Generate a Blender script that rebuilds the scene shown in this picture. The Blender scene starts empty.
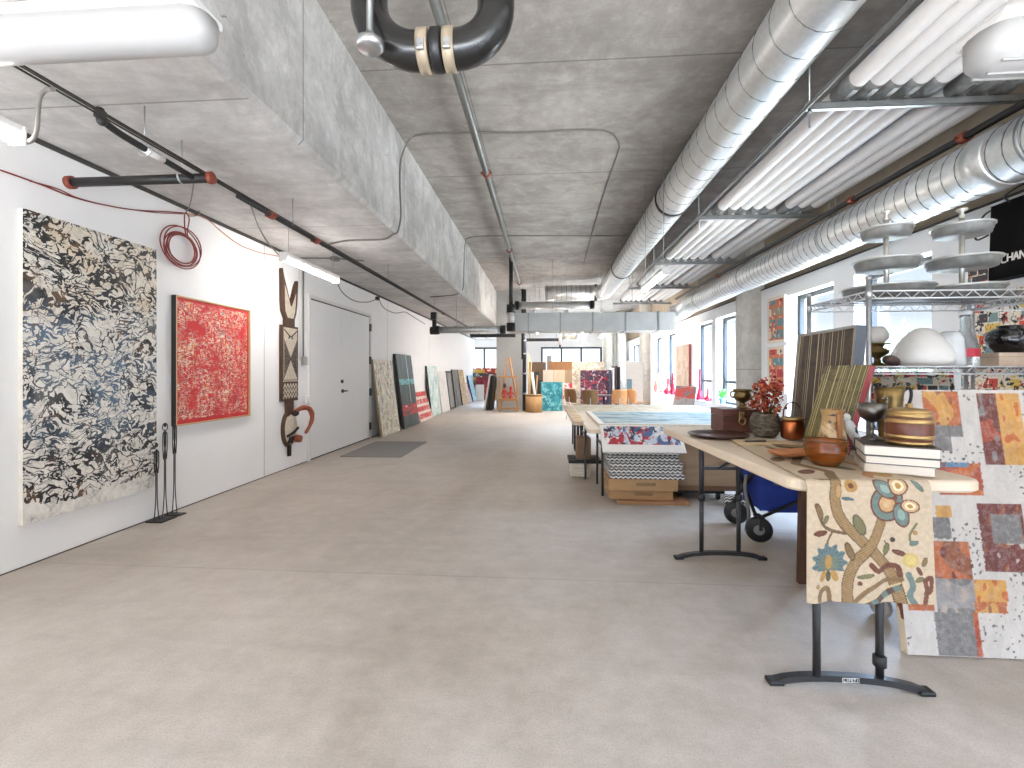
import bpy, bmesh, math, random
from mathutils import Vector, Matrix, Euler
PI = math.pi
SC = bpy.context.scene
COL = SC.collection
rnd = random.Random(7)

SKY_STRENGTH, EXPOSURE = 20.0, 2.06
# ---------------------------------------------------------------- measuring the photograph
F_PX, CAM_H, VX, VY = 464.0, 1.36, 546.0, 372.0
TH = math.atan((VX - 512) / F_PX); CT, ST = math.cos(TH), math.sin(TH)
def ray(px, py):
    a = (px - 512) / F_PX
    return (a * CT - ST, CT + a * ST, (VY - py) / F_PX)
def on_z(px, py, z=0.0):
    r = ray(px, py); t = (z - CAM_H) / r[2]; return Vector((r[0] * t, r[1] * t, z))
def on_x(px, py, x):
    r = ray(px, py); t = x / r[0]; return Vector((x, r[1] * t, CAM_H + r[2] * t))
def on_y(px, py, y):
    r = ray(px, py); t = y / r[1]; return Vector((r[0] * t, y, CAM_H + r[2] * t))

# ---------------------------------------------------------------- mesh builder
def cr(pts, k=6, closed=False):
    P = [Vector(p) for p in pts]; out = []; n = len(P)
    rng = range(n) if closed else range(n - 1)
    for i in rng:
        if closed: a, b, c, d = P[(i - 1) % n], P[i], P[(i + 1) % n], P[(i + 2) % n]
        else: a, b, c, d = P[max(i - 1, 0)], P[i], P[i + 1], P[min(i + 2, n - 1)]
        for j in range(k):
            t = j / k
            out.append(0.5 * ((2 * b) + (c - a) * t + (2 * a - 5 * b + 4 * c - d) * t * t + (3 * b - a - 3 * c + d) * t ** 3))
    if not closed: out.append(P[-1].copy())
    return out

class MB:
    def __init__(s): s.v, s.f, s.sm, s.mi, s.cur, s.X, s.col = [], [], [], [], 0, None, None
    def add(s, vs, fs, smooth=False):
        o = len(s.v)
        for p in vs:
            p = Vector(p)
            s.v.append(s.X @ p if s.X is not None else p)
        for q in fs:
            s.f.append(tuple(i + o for i in q)); s.sm.append(smooth); s.mi.append(s.cur)
        return s
    def box(s, c, size, rot=None, bev=0.0, seg=2):
        hx, hy, hz = [d / 2 for d in size]; c = Vector(c)
        R = Euler(rot).to_matrix() if rot else Matrix.Identity(3)
        if bev > 0:
            bm = bmesh.new(); bmesh.ops.create_cube(bm, size=1)
            for v in bm.verts: v.co = Vector((v.co.x * size[0], v.co.y * size[1], v.co.z * size[2]))
            bmesh.ops.bevel(bm, geom=list(bm.edges), offset=min(bev, min(size) * .49), segments=seg, profile=.5, affect='EDGES')
            bm.verts.index_update()
            vs = [c + R @ v.co for v in bm.verts]; fs = [[v.index for v in f.verts] for f in bm.faces]; bm.free()
            return s.add(vs, fs, False)
        vs = [c + R @ Vector((x * hx, y * hy, z * hz)) for x in (-1, 1) for y in (-1, 1) for z in (-1, 1)]
        fs = [(0, 1, 3, 2), (4, 6, 7, 5), (0, 4, 5, 1), (2, 3, 7, 6), (0, 2, 6, 4), (1, 5, 7, 3)]
        return s.add(vs, fs)
    def bb(s, x0, x1, y0, y1, z0, z1, bev=0.0):
        return s.box(((x0 + x1) / 2, (y0 + y1) / 2, (z0 + z1) / 2), (abs(x1 - x0), abs(y1 - y0), abs(z1 - z0)), bev=bev)
    def bar(s, p0, p1, w, h, up=(0, 0, 1), bev=0):
        p0, p1 = Vector(p0), Vector(p1); d = (p1 - p0); L = d.length; d.normalize(); up = Vector(up)
        if abs(d.dot(up)) > .98: up = Vector((0, 1, 0))
        sx = d.cross(up).normalized(); uz = sx.cross(d).normalized(); o = (p0 + p1) / 2
        vs = [o + sx * (a * w / 2) + d * (b * L / 2) + uz * (c * h / 2) for a in (-1, 1) for b in (-1, 1) for c in (-1, 1)]
        return s.add(vs, [(0, 1, 3, 2), (4, 6, 7, 5), (0, 4, 5, 1), (2, 3, 7, 6), (0, 2, 6, 4), (1, 5, 7, 3)])
    def tube(s, pts, r, n=10, closed=False, caps=True):
        P = [Vector(p) for p in pts]; m = len(P); rad = r if isinstance(r, (list, tuple)) else [r] * m
        vs, fs = [], []; prev = None
        for i in range(m):
            if closed: t = P[(i + 1) % m] - P[i - 1]
            else: t = P[min(i + 1, m - 1)] - P[max(i - 1, 0)]
            if t.length < 1e-9: t = Vector((0, 0, 1))
            t.normalize()
            if prev is None:
                a = Vector((0, 0, 1)) if abs(t.z) < .9 else Vector((1, 0, 0)); u = t.cross(a).normalized()
            else:
                u = prev - t * prev.dot(t)
                u = u.normalized() if u.length > 1e-6 else t.orthogonal().normalized()
            prev = u; w = t.cross(u)
            for k in range(n):
                an = 2 * PI * k / n; vs.append(P[i] + (u * math.cos(an) + w * math.sin(an)) * rad[i])
        for i in range(m if closed else m - 1):
            for k in range(n):
                a, b = i * n + k, i * n + (k + 1) % n; j = ((i + 1) % m) * n
                fs.append((a, b, j + (k + 1) % n, j + k))
        s.add(vs, fs, True)
        if caps and not closed:
            o = len(s.v) - len(vs)
            for base, rev in ((0, True), ((m - 1) * n, False)):
                q = [o + base + k for k in range(n)]
                s.f.append(tuple(q[::-1] if rev else q)); s.sm.append(False); s.mi.append(s.cur)
        return s
    def cyl(s, p0, p1, r, r1=None, n=16): return s.tube([p0, p1], [r, r if r1 is None else r1], n)
    def lathe(s, prof, c=(0, 0, 0), n=32, axis=None, smooth=True, a0=0):
        c = Vector(c); vs, fs = [], []; m = len(prof)
        Q = Vector((0, 0, 1)).rotation_difference(Vector(axis)).to_matrix() if axis else Matrix.Identity(3)
        for r, z in prof:
            for k in range(n):
                a = 2 * PI * k / n + a0; vs.append(c + Q @ Vector((r * math.cos(a), r * math.sin(a), z)))
        for i in range(m - 1):
            for k in range(n): fs.append((i * n + k, i * n + (k + 1) % n, (i + 1) * n + (k + 1) % n, (i + 1) * n + k))
        if prof[0][0] > 1e-6: fs.append(tuple(range(n))[::-1])
        if prof[-1][0] > 1e-6: fs.append(tuple((m - 1) * n + k for k in range(n)))
        return s.add(vs, fs, smooth)
    def ball(s, c, r, sc=(1, 1, 1), n=14, rot=None):
        c = Vector(c); R = Euler(rot).to_matrix() if rot else Matrix.Identity(3); vs, fs = [], []; h = max(4, n // 2)
        for i in range(h + 1):
            ph = PI * i / h
            for k in range(n):
                a = 2 * PI * k / n
                vs.append(c + R @ Vector((r * sc[0] * math.sin(ph) * math.cos(a), r * sc[1] * math.sin(ph) * math.sin(a), -r * sc[2] * math.cos(ph))))
        for i in range(h):
            for k in range(n): fs.append((i * n + k, i * n + (k + 1) % n, (i + 1) * n + (k + 1) % n, (i + 1) * n + k))
        return s.add(vs, fs, True)
    def prism(s, poly, vec, smooth=False):
        P = [Vector(p) for p in poly]; n = len(P); v = Vector(vec)
        fs = [tuple(range(n))[::-1], tuple(range(n, 2 * n))] + [(i, (i + 1) % n, n + (i + 1) % n, n + i) for i in range(n)]
        return s.add(P + [p + v for p in P], fs, smooth)
    def grid(s, fn, nu, nv, smooth=True, color=None):
        vs = [fn(i / nu, j / nv) for j in range(nv + 1) for i in range(nu + 1)]
        if color is not None:
            s.col = s.col or {}
            o = len(s.v)
            for j in range(nv + 1):
                for i in range(nu + 1): s.col[o + j * (nu + 1) + i] = color(i / nu, j / nv)
        return s.add(vs, [(j * (nu + 1) + i, j * (nu + 1) + i + 1, (j + 1) * (nu + 1) + i + 1, (j + 1) * (nu + 1) + i) for j in range(nv) for i in range(nu)], smooth)
    def build(s, name, mats, parent=None, loc=None, rot=None):
        me = bpy.data.meshes.new(name); me.from_pydata([tuple(p) for p in s.v], [], s.f)
        for m in (mats if isinstance(mats, (list, tuple)) else [mats]): me.materials.append(m)
        me.polygons.foreach_set('use_smooth', s.sm); me.polygons.foreach_set('material_index', s.mi)
        if s.col:
            at = me.color_attributes.new('paint', 'FLOAT_COLOR', 'POINT')
            for i, c in s.col.items(): at.data[i].color = (c[0], c[1], c[2], 1)
        bm = bmesh.new(); bm.from_mesh(me); bmesh.ops.recalc_face_normals(bm, faces=bm.faces); bm.to_mesh(me); bm.free()
        me.update()
        o = bpy.data.objects.new(name, me); COL.objects.link(o)
        if parent is not None: o.parent = parent
        if loc is not None: o.location = loc
        if rot is not None: o.rotation_euler = rot
        return o

def tag(o, label=None, cat=None, group=None, kind=None):
    if label: o['label'] = label
    if cat: o['category'] = cat
    if group: o['group'] = group
    if kind: o['kind'] = kind
    return o
def thing(name, label, cat, loc=(0, 0, 0), rotz=0.0, group=None):
    o = bpy.data.objects.new(name, None); COL.objects.link(o); o.empty_display_size = .05
    o.location = loc; o.rotation_euler = (0, 0, rotz)
    return tag(o, label, cat, group)
def dup(root, loc, rotz=0.0, label=None, group=None):
    r = root.copy(); COL.objects.link(r); r.location = loc; r.rotation_euler = (0, 0, rotz)
    if label: r['label'] = label
    if group: r['group'] = group
    for ch in list(root.children):
        c = ch.copy(); COL.objects.link(c); c.parent = r
        for g in list(ch.children):
            d = g.copy(); COL.objects.link(d); d.parent = c
    return r
def struct(o): o['kind'] = 'structure'; return o
def lean(o, base, yaw, a):
    """stand o (origin at its bottom middle, front facing local -Y) on base, turned by yaw, top tipped back by a"""
    o.matrix_world = Matrix.Translation(base) @ Matrix.Rotation(yaw, 4, 'Z') @ Matrix.Rotation(-a, 4, 'X')
    return o

# ---------------------------------------------------------------- materials
def srgb(r, g, b):
    f = lambda c: (c / 255 / 12.92) if c / 255 <= .04045 else ((c / 255 + .055) / 1.055) ** 2.4
    return (f(r), f(g), f(b), 1)
class NT:
    def __init__(s, name, rough=.6, metal=0.0, spec=.5):
        s.m = bpy.data.materials.new(name); s.m.use_nodes = True; s.t = s.m.node_tree; s.N = s.t.nodes
        s.b = s.N['Principled BSDF']; s.b.inputs['Roughness'].default_value = rough
        s.b.inputs['Metallic'].default_value = metal; s.b.inputs['Specular IOR Level'].default_value = spec
        s._co = None
    def L(s, a, b): s.t.links.new(a, b)
    def set(s, inp, v):
        if isinstance(v, bpy.types.NodeSocket): s.L(v, inp)
        else: inp.default_value = v
    def co(s, kind='Object'):
        if s._co is None: s._co = s.N.new('ShaderNodeTexCoord')
        return s._co.outputs[kind]
    def map(s, v=None, scale=(1, 1, 1), loc=(0, 0, 0), rot=(0, 0, 0)):
        n = s.N.new('ShaderNodeMapping'); s.L(v or s.co(), n.inputs[0])
        n.inputs['Scale'].default_value = scale; n.inputs['Location'].default_value = loc; n.inputs['Rotation'].default_value = rot
        return n.outputs[0]
    def noise(s, scale=5, detail=4, rough=.5, dist=0, v=None, out='Fac'):
        n = s.N.new('ShaderNodeTexNoise'); s.L(v or s.co(), n.inputs['Vector'])
        n.inputs['Scale'].default_value = scale; n.inputs['Detail'].default_value = detail
        n.inputs['Roughness'].default_value = rough; n.inputs['Distortion'].default_value = dist
        return n.outputs[out]
    def vor(s, scale=5, feature='F1', v=None, out='Distance', rand=1.0):
        n = s.N.new('ShaderNodeTexVoronoi'); n.feature = feature; s.L(v or s.co(), n.inputs['Vector'])
        n.inputs['Scale'].default_value = scale; n.inputs['Randomness'].default_value = rand
        return n.outputs[out]
    def wave(s, scale=5, dist=0, detail=2, dscale=1, v=None, dir='X', typ='BANDS'):
        n = s.N.new('ShaderNodeTexWave'); n.wave_type = typ; n.bands_direction = dir; s.L(v or s.co(), n.inputs['Vector'])
        n.inputs['Scale'].default_value = scale; n.inputs['Distortion'].default_value = dist
        n.inputs['Detail'].default_value = detail; n.inputs['Detail Scale'].default_value = dscale
        return n.outputs['Fac']
    def ramp(s, fac, stops, interp='LINEAR'):
        n = s.N.new('ShaderNodeValToRGB'); r = n.color_ramp; r.interpolation = interp
        while len(r.elements) < len(stops): r.elements.new(.5)
        for e, (p, c) in zip(r.elements, stops):
            e.position = p; e.color = c if not isinstance(c, (int, float)) else (c, c, c, 1)
        s.set(n.inputs[0], fac); return n.outputs[0]
    def mix(s, fac, a, b, mode='MIX'):
        n = s.N.new('ShaderNodeMix'); n.data_type = 'RGBA'; n.blend_type = mode
        s.set(n.inputs[0], fac); s.set(n.inputs[6], a); s.set(n.inputs[7], b); return n.outputs[2]
    def math(s, op, a, b=0.0, c=0.0):
        n = s.N.new('ShaderNodeMath'); n.operation = op; s.set(n.inputs[0], a); s.set(n.inputs[1], b); s.set(n.inputs[2], c); return n.outputs[0]
    def vadd(s, a, b, k=1.0):
        n = s.N.new('ShaderNodeVectorMath'); n.operation = 'MULTIPLY_ADD'; s.L(b, n.inputs[0]); n.inputs[1].default_value = (k, k, k); s.L(a, n.inputs[2]); return n.outputs[0]
    def sep(s, v=None):
        n = s.N.new('ShaderNodeSeparateXYZ'); s.L(v or s.co(), n.inputs[0]); return n.outputs
    def line(s, coord, period, width, off=0.0):
        """1 on thin lines every period along coord"""
        a = s.math('ADD', coord, off); a = s.math('DIVIDE', a, period); a = s.math('FRACT', a)
        return s.math('LESS_THAN', a, width / period)
    def bump(s, h, strength=.2, dist=.01):
        n = s.N.new('ShaderNodeBump'); n.inputs['Strength'].default_value = strength; n.inputs['Distance'].default_value = dist
        s.L(h, n.inputs['Height']); s.L(n.outputs[0], s.b.inputs['Normal'])
    def color(s, c): s.set(s.b.inputs['Base Color'], c); return s
    def rough(s, c): s.set(s.b.inputs['Roughness'], c); return s
def rgba(c): return c if len(c) == 4 else srgb(*c)
def plain(name, c, rough=.6, metal=0.0, var=.08, scale=20, spec=.5, bump=0.0):
    n = NT(name, rough, metal, spec); c = rgba(c)
    d = tuple(x * (1 - var) for x in c[:3]) + (1,); e = tuple(min(1, x * (1 + var)) for x in c[:3]) + (1,)
    f = n.noise(scale, 4, .6); n.color(n.ramp(f, [(.3, d), (.7, e)]))
    if bump: n.bump(f, bump, .004)
    return n.m
def wood(name, a, b, scale=6, axis='X', rough=.5):
    n = NT(name, rough); sc = {'X': (.12, 1, 1), 'Y': (1, .12, 1), 'Z': (1, 1, .12)}[axis]
    v = n.map(scale=sc); f = n.noise(scale * 4, 5, .6, 1.2, v)
    n.color(n.ramp(f, [(.25, rgba(a)), (.75, rgba(b))])); n.bump(f, .1, .003); return n.m
def concrete(name, a, b, joint=None, stain=.55, rough=.8, spec=.3):
    n = NT(name, rough, 0, spec); f = n.noise(1.3, 9, .68, .5); g = n.noise(7, 9, .75); h = n.noise(60, 3, .6)
    lo = tuple(x * .72 for x in rgba(a)[:3]) + (1,); hi = tuple(min(1, x * 1.1) for x in rgba(b)[:3]) + (1,)
    c = n.ramp(f, [(.3, lo), (.44, rgba(a)), (.58, rgba(b)), (.72, hi)])
    c = n.mix(.45, c, n.ramp(g, [(.3, lo), (.5, rgba(a)), (.7, hi)]))
    st = n.ramp(n.noise(1.6, 6, .7, .8, n.map(scale=(.35, 2.6, 1), loc=(3, 7, 1))), [(.5, 0), (.72, .55)])
    c = n.mix(st, c, lo)
    d = n.math('LESS_THAN', n.vor(3.2, v=n.vadd(n.co(), n.noise(2.5, 4, .6, out='Color'), .5)), .035)
    c = n.mix(n.math('MULTIPLY', d, stain), c, tuple(x * .45 for x in rgba(a)[:3]) + (1,))
    if joint:
        xyz = n.sep(); ln = None
        for ax, per, w, off in joint:
            q = n.line(xyz[ax], per, w, off); ln = q if ln is None else n.math('MAXIMUM', ln, q)
        c = n.mix(n.math('MULTIPLY', ln, .6), c, tuple(x * .4 for x in rgba(a)[:3]) + (1,))
    n.color(c); n.bump(n.mix(.5, g, h), .25, .006); return n.m
def paint_attr(name, rough=.6, fleck=0.0):
    n = NT(name, rough); a = n.N.new('ShaderNodeAttribute'); a.attribute_name = 'paint'; c = a.outputs['Color']
    if fleck:
        f = n.noise(55, 5, .7); g = n.noise(13, 8, .75, .6, n.map(scale=(1, 1, .45))); c = n.mix(n.math('MULTIPLY', n.ramp(g, [(.4, 0), (.62, 1)]), fleck), c, n.mix(.45, c, (.05, .035, .03, 1))); c = n.mix(n.math('MULTIPLY', n.ramp(f, [(.45, 0), (.75, 1)]), fleck), c, n.mix(.5, c, (.8, .76, .7, 1)))
    n.color(c); n.bump(n.noise(240, 2), .15, .002); return n.m

WHITE_WALL = plain('white_wall_paint', (238, 237, 236), .75, var=.015, scale=3)
CONC_SLAB = concrete('slab_concrete', (146, 139, 133), (176, 169, 162), joint=[(1, 2.44, .02, .55), (0, 6.1, .012, .8)])
CONC_SOFFIT = concrete('soffit_concrete', (186, 183, 180), (214, 211, 208), joint=[(1, 2.44, .016, 2.18)])
CONC_BEAM = concrete('beam_concrete', (172, 168, 164), (212, 209, 205), joint=[(1, 2.44, .018, 1.6)], stain=.8)
CONC_COL = concrete('column_concrete', (186, 177, 164), (210, 202, 190), joint=[(2, 1.9, .015, .5)])
BLACK = plain('black_paint', (26, 26, 27), .45, var=.2)
BLACK_IRON = plain('black_iron_pipe', (38, 36, 35), .5, .2, var=.25)
DARKFRAME = plain('dark_window_frame', (52, 56, 60), .5)
RED_COUPLING = plain('rust_red_coupling', (128, 58, 38), .55, var=.2)
GREY_PIPE = plain('grey_steel_pipe', (120, 120, 116), .4, .7)
STEEL = plain('bright_steel', (188, 189, 190), .3, .9, var=.06)
ZINC = plain('zinc_strut', (158, 160, 160), .4, .85, var=.1)
WHITE_PLASTIC = plain('white_plastic', (232, 229, 226), .35, var=.02)
CABLE_GREY = plain('grey_cable', (120, 116, 110), .6)
CABLE_BLACK = plain('dark_cable', (46, 42, 38), .6)
CABLE_RED = plain('red_brown_wire', (128, 44, 38), .5)
def galv():
    n = NT('galvanised_duct', .38, .82); v = n.map(scale=(1, .12, 1)); f = n.noise(9, 3, .5, 0, v); g = n.noise(26, 3, .5)
    n.color(n.ramp(n.mix(.4, f, g), [(.3, srgb(196, 196, 194)), (.7, srgb(228, 228, 226))]))
    n.rough(n.ramp(f, [(.3, .32), (.7, .44)])); return n.m
GALV = galv()
def emit(name, c, s):
    n = NT(name); n.b.inputs['Emission Color'].default_value = rgba(c); n.b.inputs['Emission Strength'].default_value = s
    n.color(rgba(c)); return n.m
LED = emit('lit_led_diffuser', (255, 250, 246), 15.0)
FILL_FAR = emit('fill_led_diffuser_far', (255, 250, 246), 25.0); FILL_NEAR = emit('fill_led_diffuser_near', (255, 248, 240), 3.0); LEDC = emit('lit_led_diffuser_left', (255, 250, 246), 11.0)  # far and near diffusers belong to the added, unseen fill lamps
def glass_pane():
    n = NT('window_glass'); out = n.N['Material Output']; t = n.N.new('ShaderNodeBsdfTransparent'); g = n.N.new('ShaderNodeBsdfGlossy')
    t.inputs[0].default_value = (.94, .97, .98, 1); g.inputs['Roughness'].default_value = .02
    m = n.N.new('ShaderNodeMixShader'); m.inputs[0].default_value = .06
    n.L(t.outputs[0], m.inputs[1]); n.L(g.outputs[0], m.inputs[2]); n.L(m.outputs[0], out.inputs[0]); return n.m
PANE = glass_pane()
# ================================================================ THE SETTING
XL, XR, YB, YN = -3.63, 4.0, 23.5, -4.0
Z_SOF, Z_SLAB = 3.03, 4.25
def floor_mat():
    n = NT('polished_concrete_floor', .5, 0, .35); v = n.map(scale=(1, .55, 1))
    f = n.noise(.75, 7, .6, .8, v); g = n.noise(6, 8, .72); h = n.noise(130, 2, .6)
    c = n.ramp(f, [(.28, srgb(158, 146, 133)), (.5, srgb(184, 173, 161)), (.72, srgb(203, 195, 186))])
    c = n.mix(.4, c, n.ramp(g, [(.3, srgb(146, 134, 121)), (.7, srgb(210, 202, 193))]))
    c = n.mix(n.math('MULTIPLY', n.ramp(h, [(.45, 0), (.7, 1)]), .32), c, srgb(128, 118, 108))
    sc_ = n.ramp(n.noise(1.4, 5, .7, .6, n.map(scale=(.4, 2.2, 1), loc=(5, 2, 0))), [(.5, 0), (.75, .5)]); c = n.mix(sc_, c, srgb(158, 147, 136)); jl = n.math('MAXIMUM', n.line(n.sep()[1], 3.6, .012, .55), n.line(n.sep()[0], 9, .012, 4.2)); c = n.mix(n.math('MULTIPLY', jl, .3), c, srgb(120, 110, 100))
    d = n.math('LESS_THAN', n.vor(1.3, v=n.vadd(n.co(), n.noise(3, 4, .6, out='Color'), .35)), .014)
    c = n.mix(n.math('MULTIPLY', d, .35), c, srgb(120, 110, 100))
    n.color(c); n.rough(n.ramp(g, [(.3, .4), (.7, .62)])); n.bump(h, .08, .003); return n.m
FLOOR = floor_mat()
m = MB(); m.bb(XL - .3, XR + .3, YN, YB + .3, -.25, 0); struct(m.build('floor', FLOOR))
m = MB(); m.bb(-1.78, XR + .3, YN, YB + .3, Z_SLAB, Z_SLAB + .3); struct(m.build('ceiling', CONC_SLAB))
# thickened slab over the left side, its edge chamfered: underside and the tall face of the drop beam
m = MB(); c_ = .035
poly = [(XL - .3, YN, Z_SLAB + .3), (XL - .3, YN, Z_SOF), (-1.78 - c_, YN, Z_SOF), (-1.78, YN, Z_SOF + c_), (-1.78, YN, Z_SLAB + .3)]
m.prism(poly, (0, YB + .3 - YN, 0))
m.mi = [0, 0, 1, 1, 0, 0, 0]
struct(m.build('ceiling_beam', [CONC_BEAM, CONC_SOFFIT]))
m = MB(); m.bb(XL - .25, XL, YN, YB, 0, Z_SOF)
struct(m.build('wall_left', WHITE_WALL))
m = MB(); m.bb(XL + .0005, XL + .004, 5.735, 5.747, .0, Z_SOF); m.bb(XL + .0005, XL + .003, 10.4, 10.41, 0, Z_SOF); m.bb(XL + .0005, XL + .003, 14.2, 14.21, 0, Z_SOF)
struct(m.build('trim_1', plain('panel_joint', (196, 193, 190), .8)))
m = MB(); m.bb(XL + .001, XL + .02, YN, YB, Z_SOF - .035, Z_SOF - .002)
struct(m.build('shadow_strip_left', plain('shadow_gap', (70, 66, 62), .9)))  # dark strip coloured to stand for the shade in the soffit gap
m = MB(); m.bb(XL + .001, XL + .006, YN, 6.8, .0, .009); m.bb(XL + .001, XL + .006, 9.4, YB, .0, .009)
struct(m.build('baseboard_left', plain('floor_gap', (92, 84, 76), .9)))

m = MB(); m.bb(XL - .3, XR + .3, YN - .2, YN, 2.3, Z_SLAB + .3); struct(m.build('sky_baffle_near', WHITE_WALL))  # unseen baffle added behind the camera to cut the high sky light
# right wall with its window openings
WINS = [(-1.9, -.6), (5.13, 6.35), (6.78, 8.03), (10.03, 11.27), (11.55, 12.85), (14.75, 16.05), (16.4, 17.75), (20.2, 22.5)]  # first opening, out of view behind the camera, is added for its daylight
ZS, ZH, ZT = .6, 2.62, 2.87
m = MB(); y = YN
for a, b in WINS:
    m.bb(XR, XR + .3, y, a, 0, ZT); m.bb(XR, XR + .3, a, b, 0, ZS); m.bb(XR, XR + .3, a, b, ZH, ZT); y = b
m.bb(XR, XR + .3, y, YB, 0, ZT)
struct(m.build('wall_right', WHITE_WALL))
m = MB(); m.bb(XR + .06, XR + .3, YN, YB, ZT, Z_SLAB); struct(m.build('wall_right_upper', plain('raw_upper_wall', (176, 160, 138), .8, scale=6)))
m = MB(); m.bb(XR - .012, XR + .05, YN, YB, ZT, ZT + .02); struct(m.build('trim_3', plain('wall_cap', (60, 54, 48), .7)))
for i, (a, b) in enumerate(WINS):
    x0, x1 = XR + .17, XR + .245; m = MB(); t = .075
    m.bb(x0, x1, a, a + t, ZS, ZH); m.bb(x0, x1, b - t, b, ZS, ZH); m.bb(x0, x1, a + t, b - t, ZS, ZS + t); m.bb(x0, x1, a + t, b - t, ZH - t, ZH)
    m.bb(x0 + .005, x1 - .005, a + t, b - t, ZS + .5, ZS + .56)
    if b - a > 2:
        m.bb(x0, x1, (a + b) / 2 - .03, (a + b) / 2 + .03, ZS, ZH)
    w = struct(m.build('window_%d' % (i + 1), DARKFRAME))
    p = MB(); p.bb(XR + .215, XR + .221, a + t, b - t, ZS + t, ZH - t); struct(p.build('window_pane', PANE, w))
    s = MB(); s.bb(XR - .02, XR + .19, a + .001, b - .001, ZS, ZS + .02, .004); struct(s.build('window_sill', WHITE_PLASTIC, w))
# far wall with two strips of windows
wl0, wl1 = on_y(470.5, 360, YB).x, on_y(498, 360, YB).x
wr0, wr1 = on_y(541, 360, YB).x, on_y(602, 360, YB).x
BZS, BZH = 1.35, 2.62
m = MB(); x = XL
for a, b in [(wl0, wl1), (wr0, wr1)]:
    m.bb(x, a, YB, YB + .3, 0, 4.25); m.bb(a, b, YB, YB + .3, 0, BZS); m.bb(a, b, YB, YB + .3, BZH, 4.25); x = b
m.bb(x, XR + .3, YB, YB + .3, 0, 4.25); struct(m.build('wall_back', WHITE_WALL))
for k, (a, b, mull) in enumerate([(wl0, wl1, 2), (wr0, wr1, 3)]):
    m = MB(); t = .09; y0, y1 = YB + .02, YB + .1
    m.bb(a, b, y0, y1, BZS, BZS + t); m.bb(a, b, y0, y1, BZH - t, BZH)
    for j in range(mull + 1):
        xx = a + (b - a - t) * j / mull; m.bb(xx, xx + t, y0, y1, BZS + t, BZH - t)
    w = struct(m.build('window_%d' % (10 + k), DARKFRAME))
    p = MB(); p.bb(a + t, b - t, YB + .05, YB + .056, BZS + t, BZH - t); struct(p.build('window_pane', PANE, w))

# concrete columns
def column(x, y, r, z1, name='column'):
    m = MB(); m.lathe([(r, 0), (r, z1 - .34), (r + .012, z1 - .335), (r + .012, z1)], (x, y, 0), 40)
    return struct(m.build(name, CONC_COL))
c1 = on_y(750, 372, 9.25); column(c1.x + .06, 9.25, .29, Z_SLAB)
m = MB(); m.bb(c1.x + .02, XR + .02, 9.42, 9.98, 0, ZT); struct(m.build('wall_right_nib', CONC_COL))
c2 = on_y(646, 372, 18.4); column(c2.x, 18.4, .25, Z_SLAB)
c3 = on_y(621, 372, 22.6); column(c3.x, 22.6, .23, Z_SLAB)
c4 = on_y(608, 372, 22.9); column(c4.x, 22.9, .27, Z_SLAB)
m = MB(); xa, xb = on_y(496.5, 372, 16.6).x, on_y(522, 372, 16.6).x
m.bb(xa, xb, 16.6, 17.3, 0, Z_SLAB); struct(m.build('column', plain('grey_column', (176, 176, 174), .8)))

# door
DY0, DY1, DZ = 6.88, 9.30, 2.50
m = MB(); t = .05
m.bb(XL, XL + .03, DY0 - t, DY0, 0, DZ + t); m.bb(XL, XL + .03, DY1, DY1 + t, 0, DZ + t); m.bb(XL, XL + .03, DY0, DY1, DZ, DZ + t)
DOORW = plain('door_white', (226, 225, 224), .5, var=.01)
d = struct(m.build('door_1', plain('door_frame_white', (222, 220, 218), .5, var=.01)))
mid = on_x(340, 380, XL).y
for a, b in ((DY0 + .004, mid - .004), (mid + .004, DY1 - .035)):
    q = MB(); q.bb(XL + .001, XL + .018, a, b, .02, DZ - .022, .003); struct(q.build('door_leaf', DOORW, d))
q = MB(); q.bb(XL + .001, XL + .006, DY0, DY1, 0, .02); q.bb(XL + .001, XL + .005, DY1 - .035, DY1, 0, DZ); q.bb(XL + .001, XL + .005, DY0, DY1, DZ - .022, DZ); struct(q.build('door_gap', BLACK, d))
hy = on_x(341, 391, XL)
q = MB(); q.cyl((XL + .018, hy.y, hy.z), (XL + .04, hy.y, hy.z), .032, n=18); q.cyl((XL + .04, hy.y, hy.z), (XL + .075, hy.y, hy.z), .012)
q.tube([(XL + .07, hy.y - .01, hy.z), (XL + .07, hy.y + .12, hy.z)], .011); struct(q.build('door_handle', BLACK, d))
q = MB(); q.cyl((XL + .018, hy.y - .02, hy.z + .17), (XL + .045, hy.y - .02, hy.z + .17), .03, n=18); struct(q.build('deadbolt', BLACK, d))
for zz in (.25, .95, 1.6, 2.27):
    q = MB(); q.bb(XL + .018, XL + .04, DY1 - .03, DY1 + .045, zz - .075, zz + .075); struct(q.build('hinge', BLACK, d))

# ================================================================ CEILING SERVICES
def helix(x, z, r, y0, y1, pitch, rr=.005):
    n = int((y1 - y0) / pitch * 18); pts = []
    for i in range(n + 1):
        a = 2 * PI * i / 18; pts.append((x + r * math.cos(a), y0 + pitch * i / 18, z + r * math.sin(a)))
    m = MB(); m.tube(pts, rr, 4); return m
SEAM = plain('duct_seam', (112, 112, 110), .45, .9)
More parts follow.
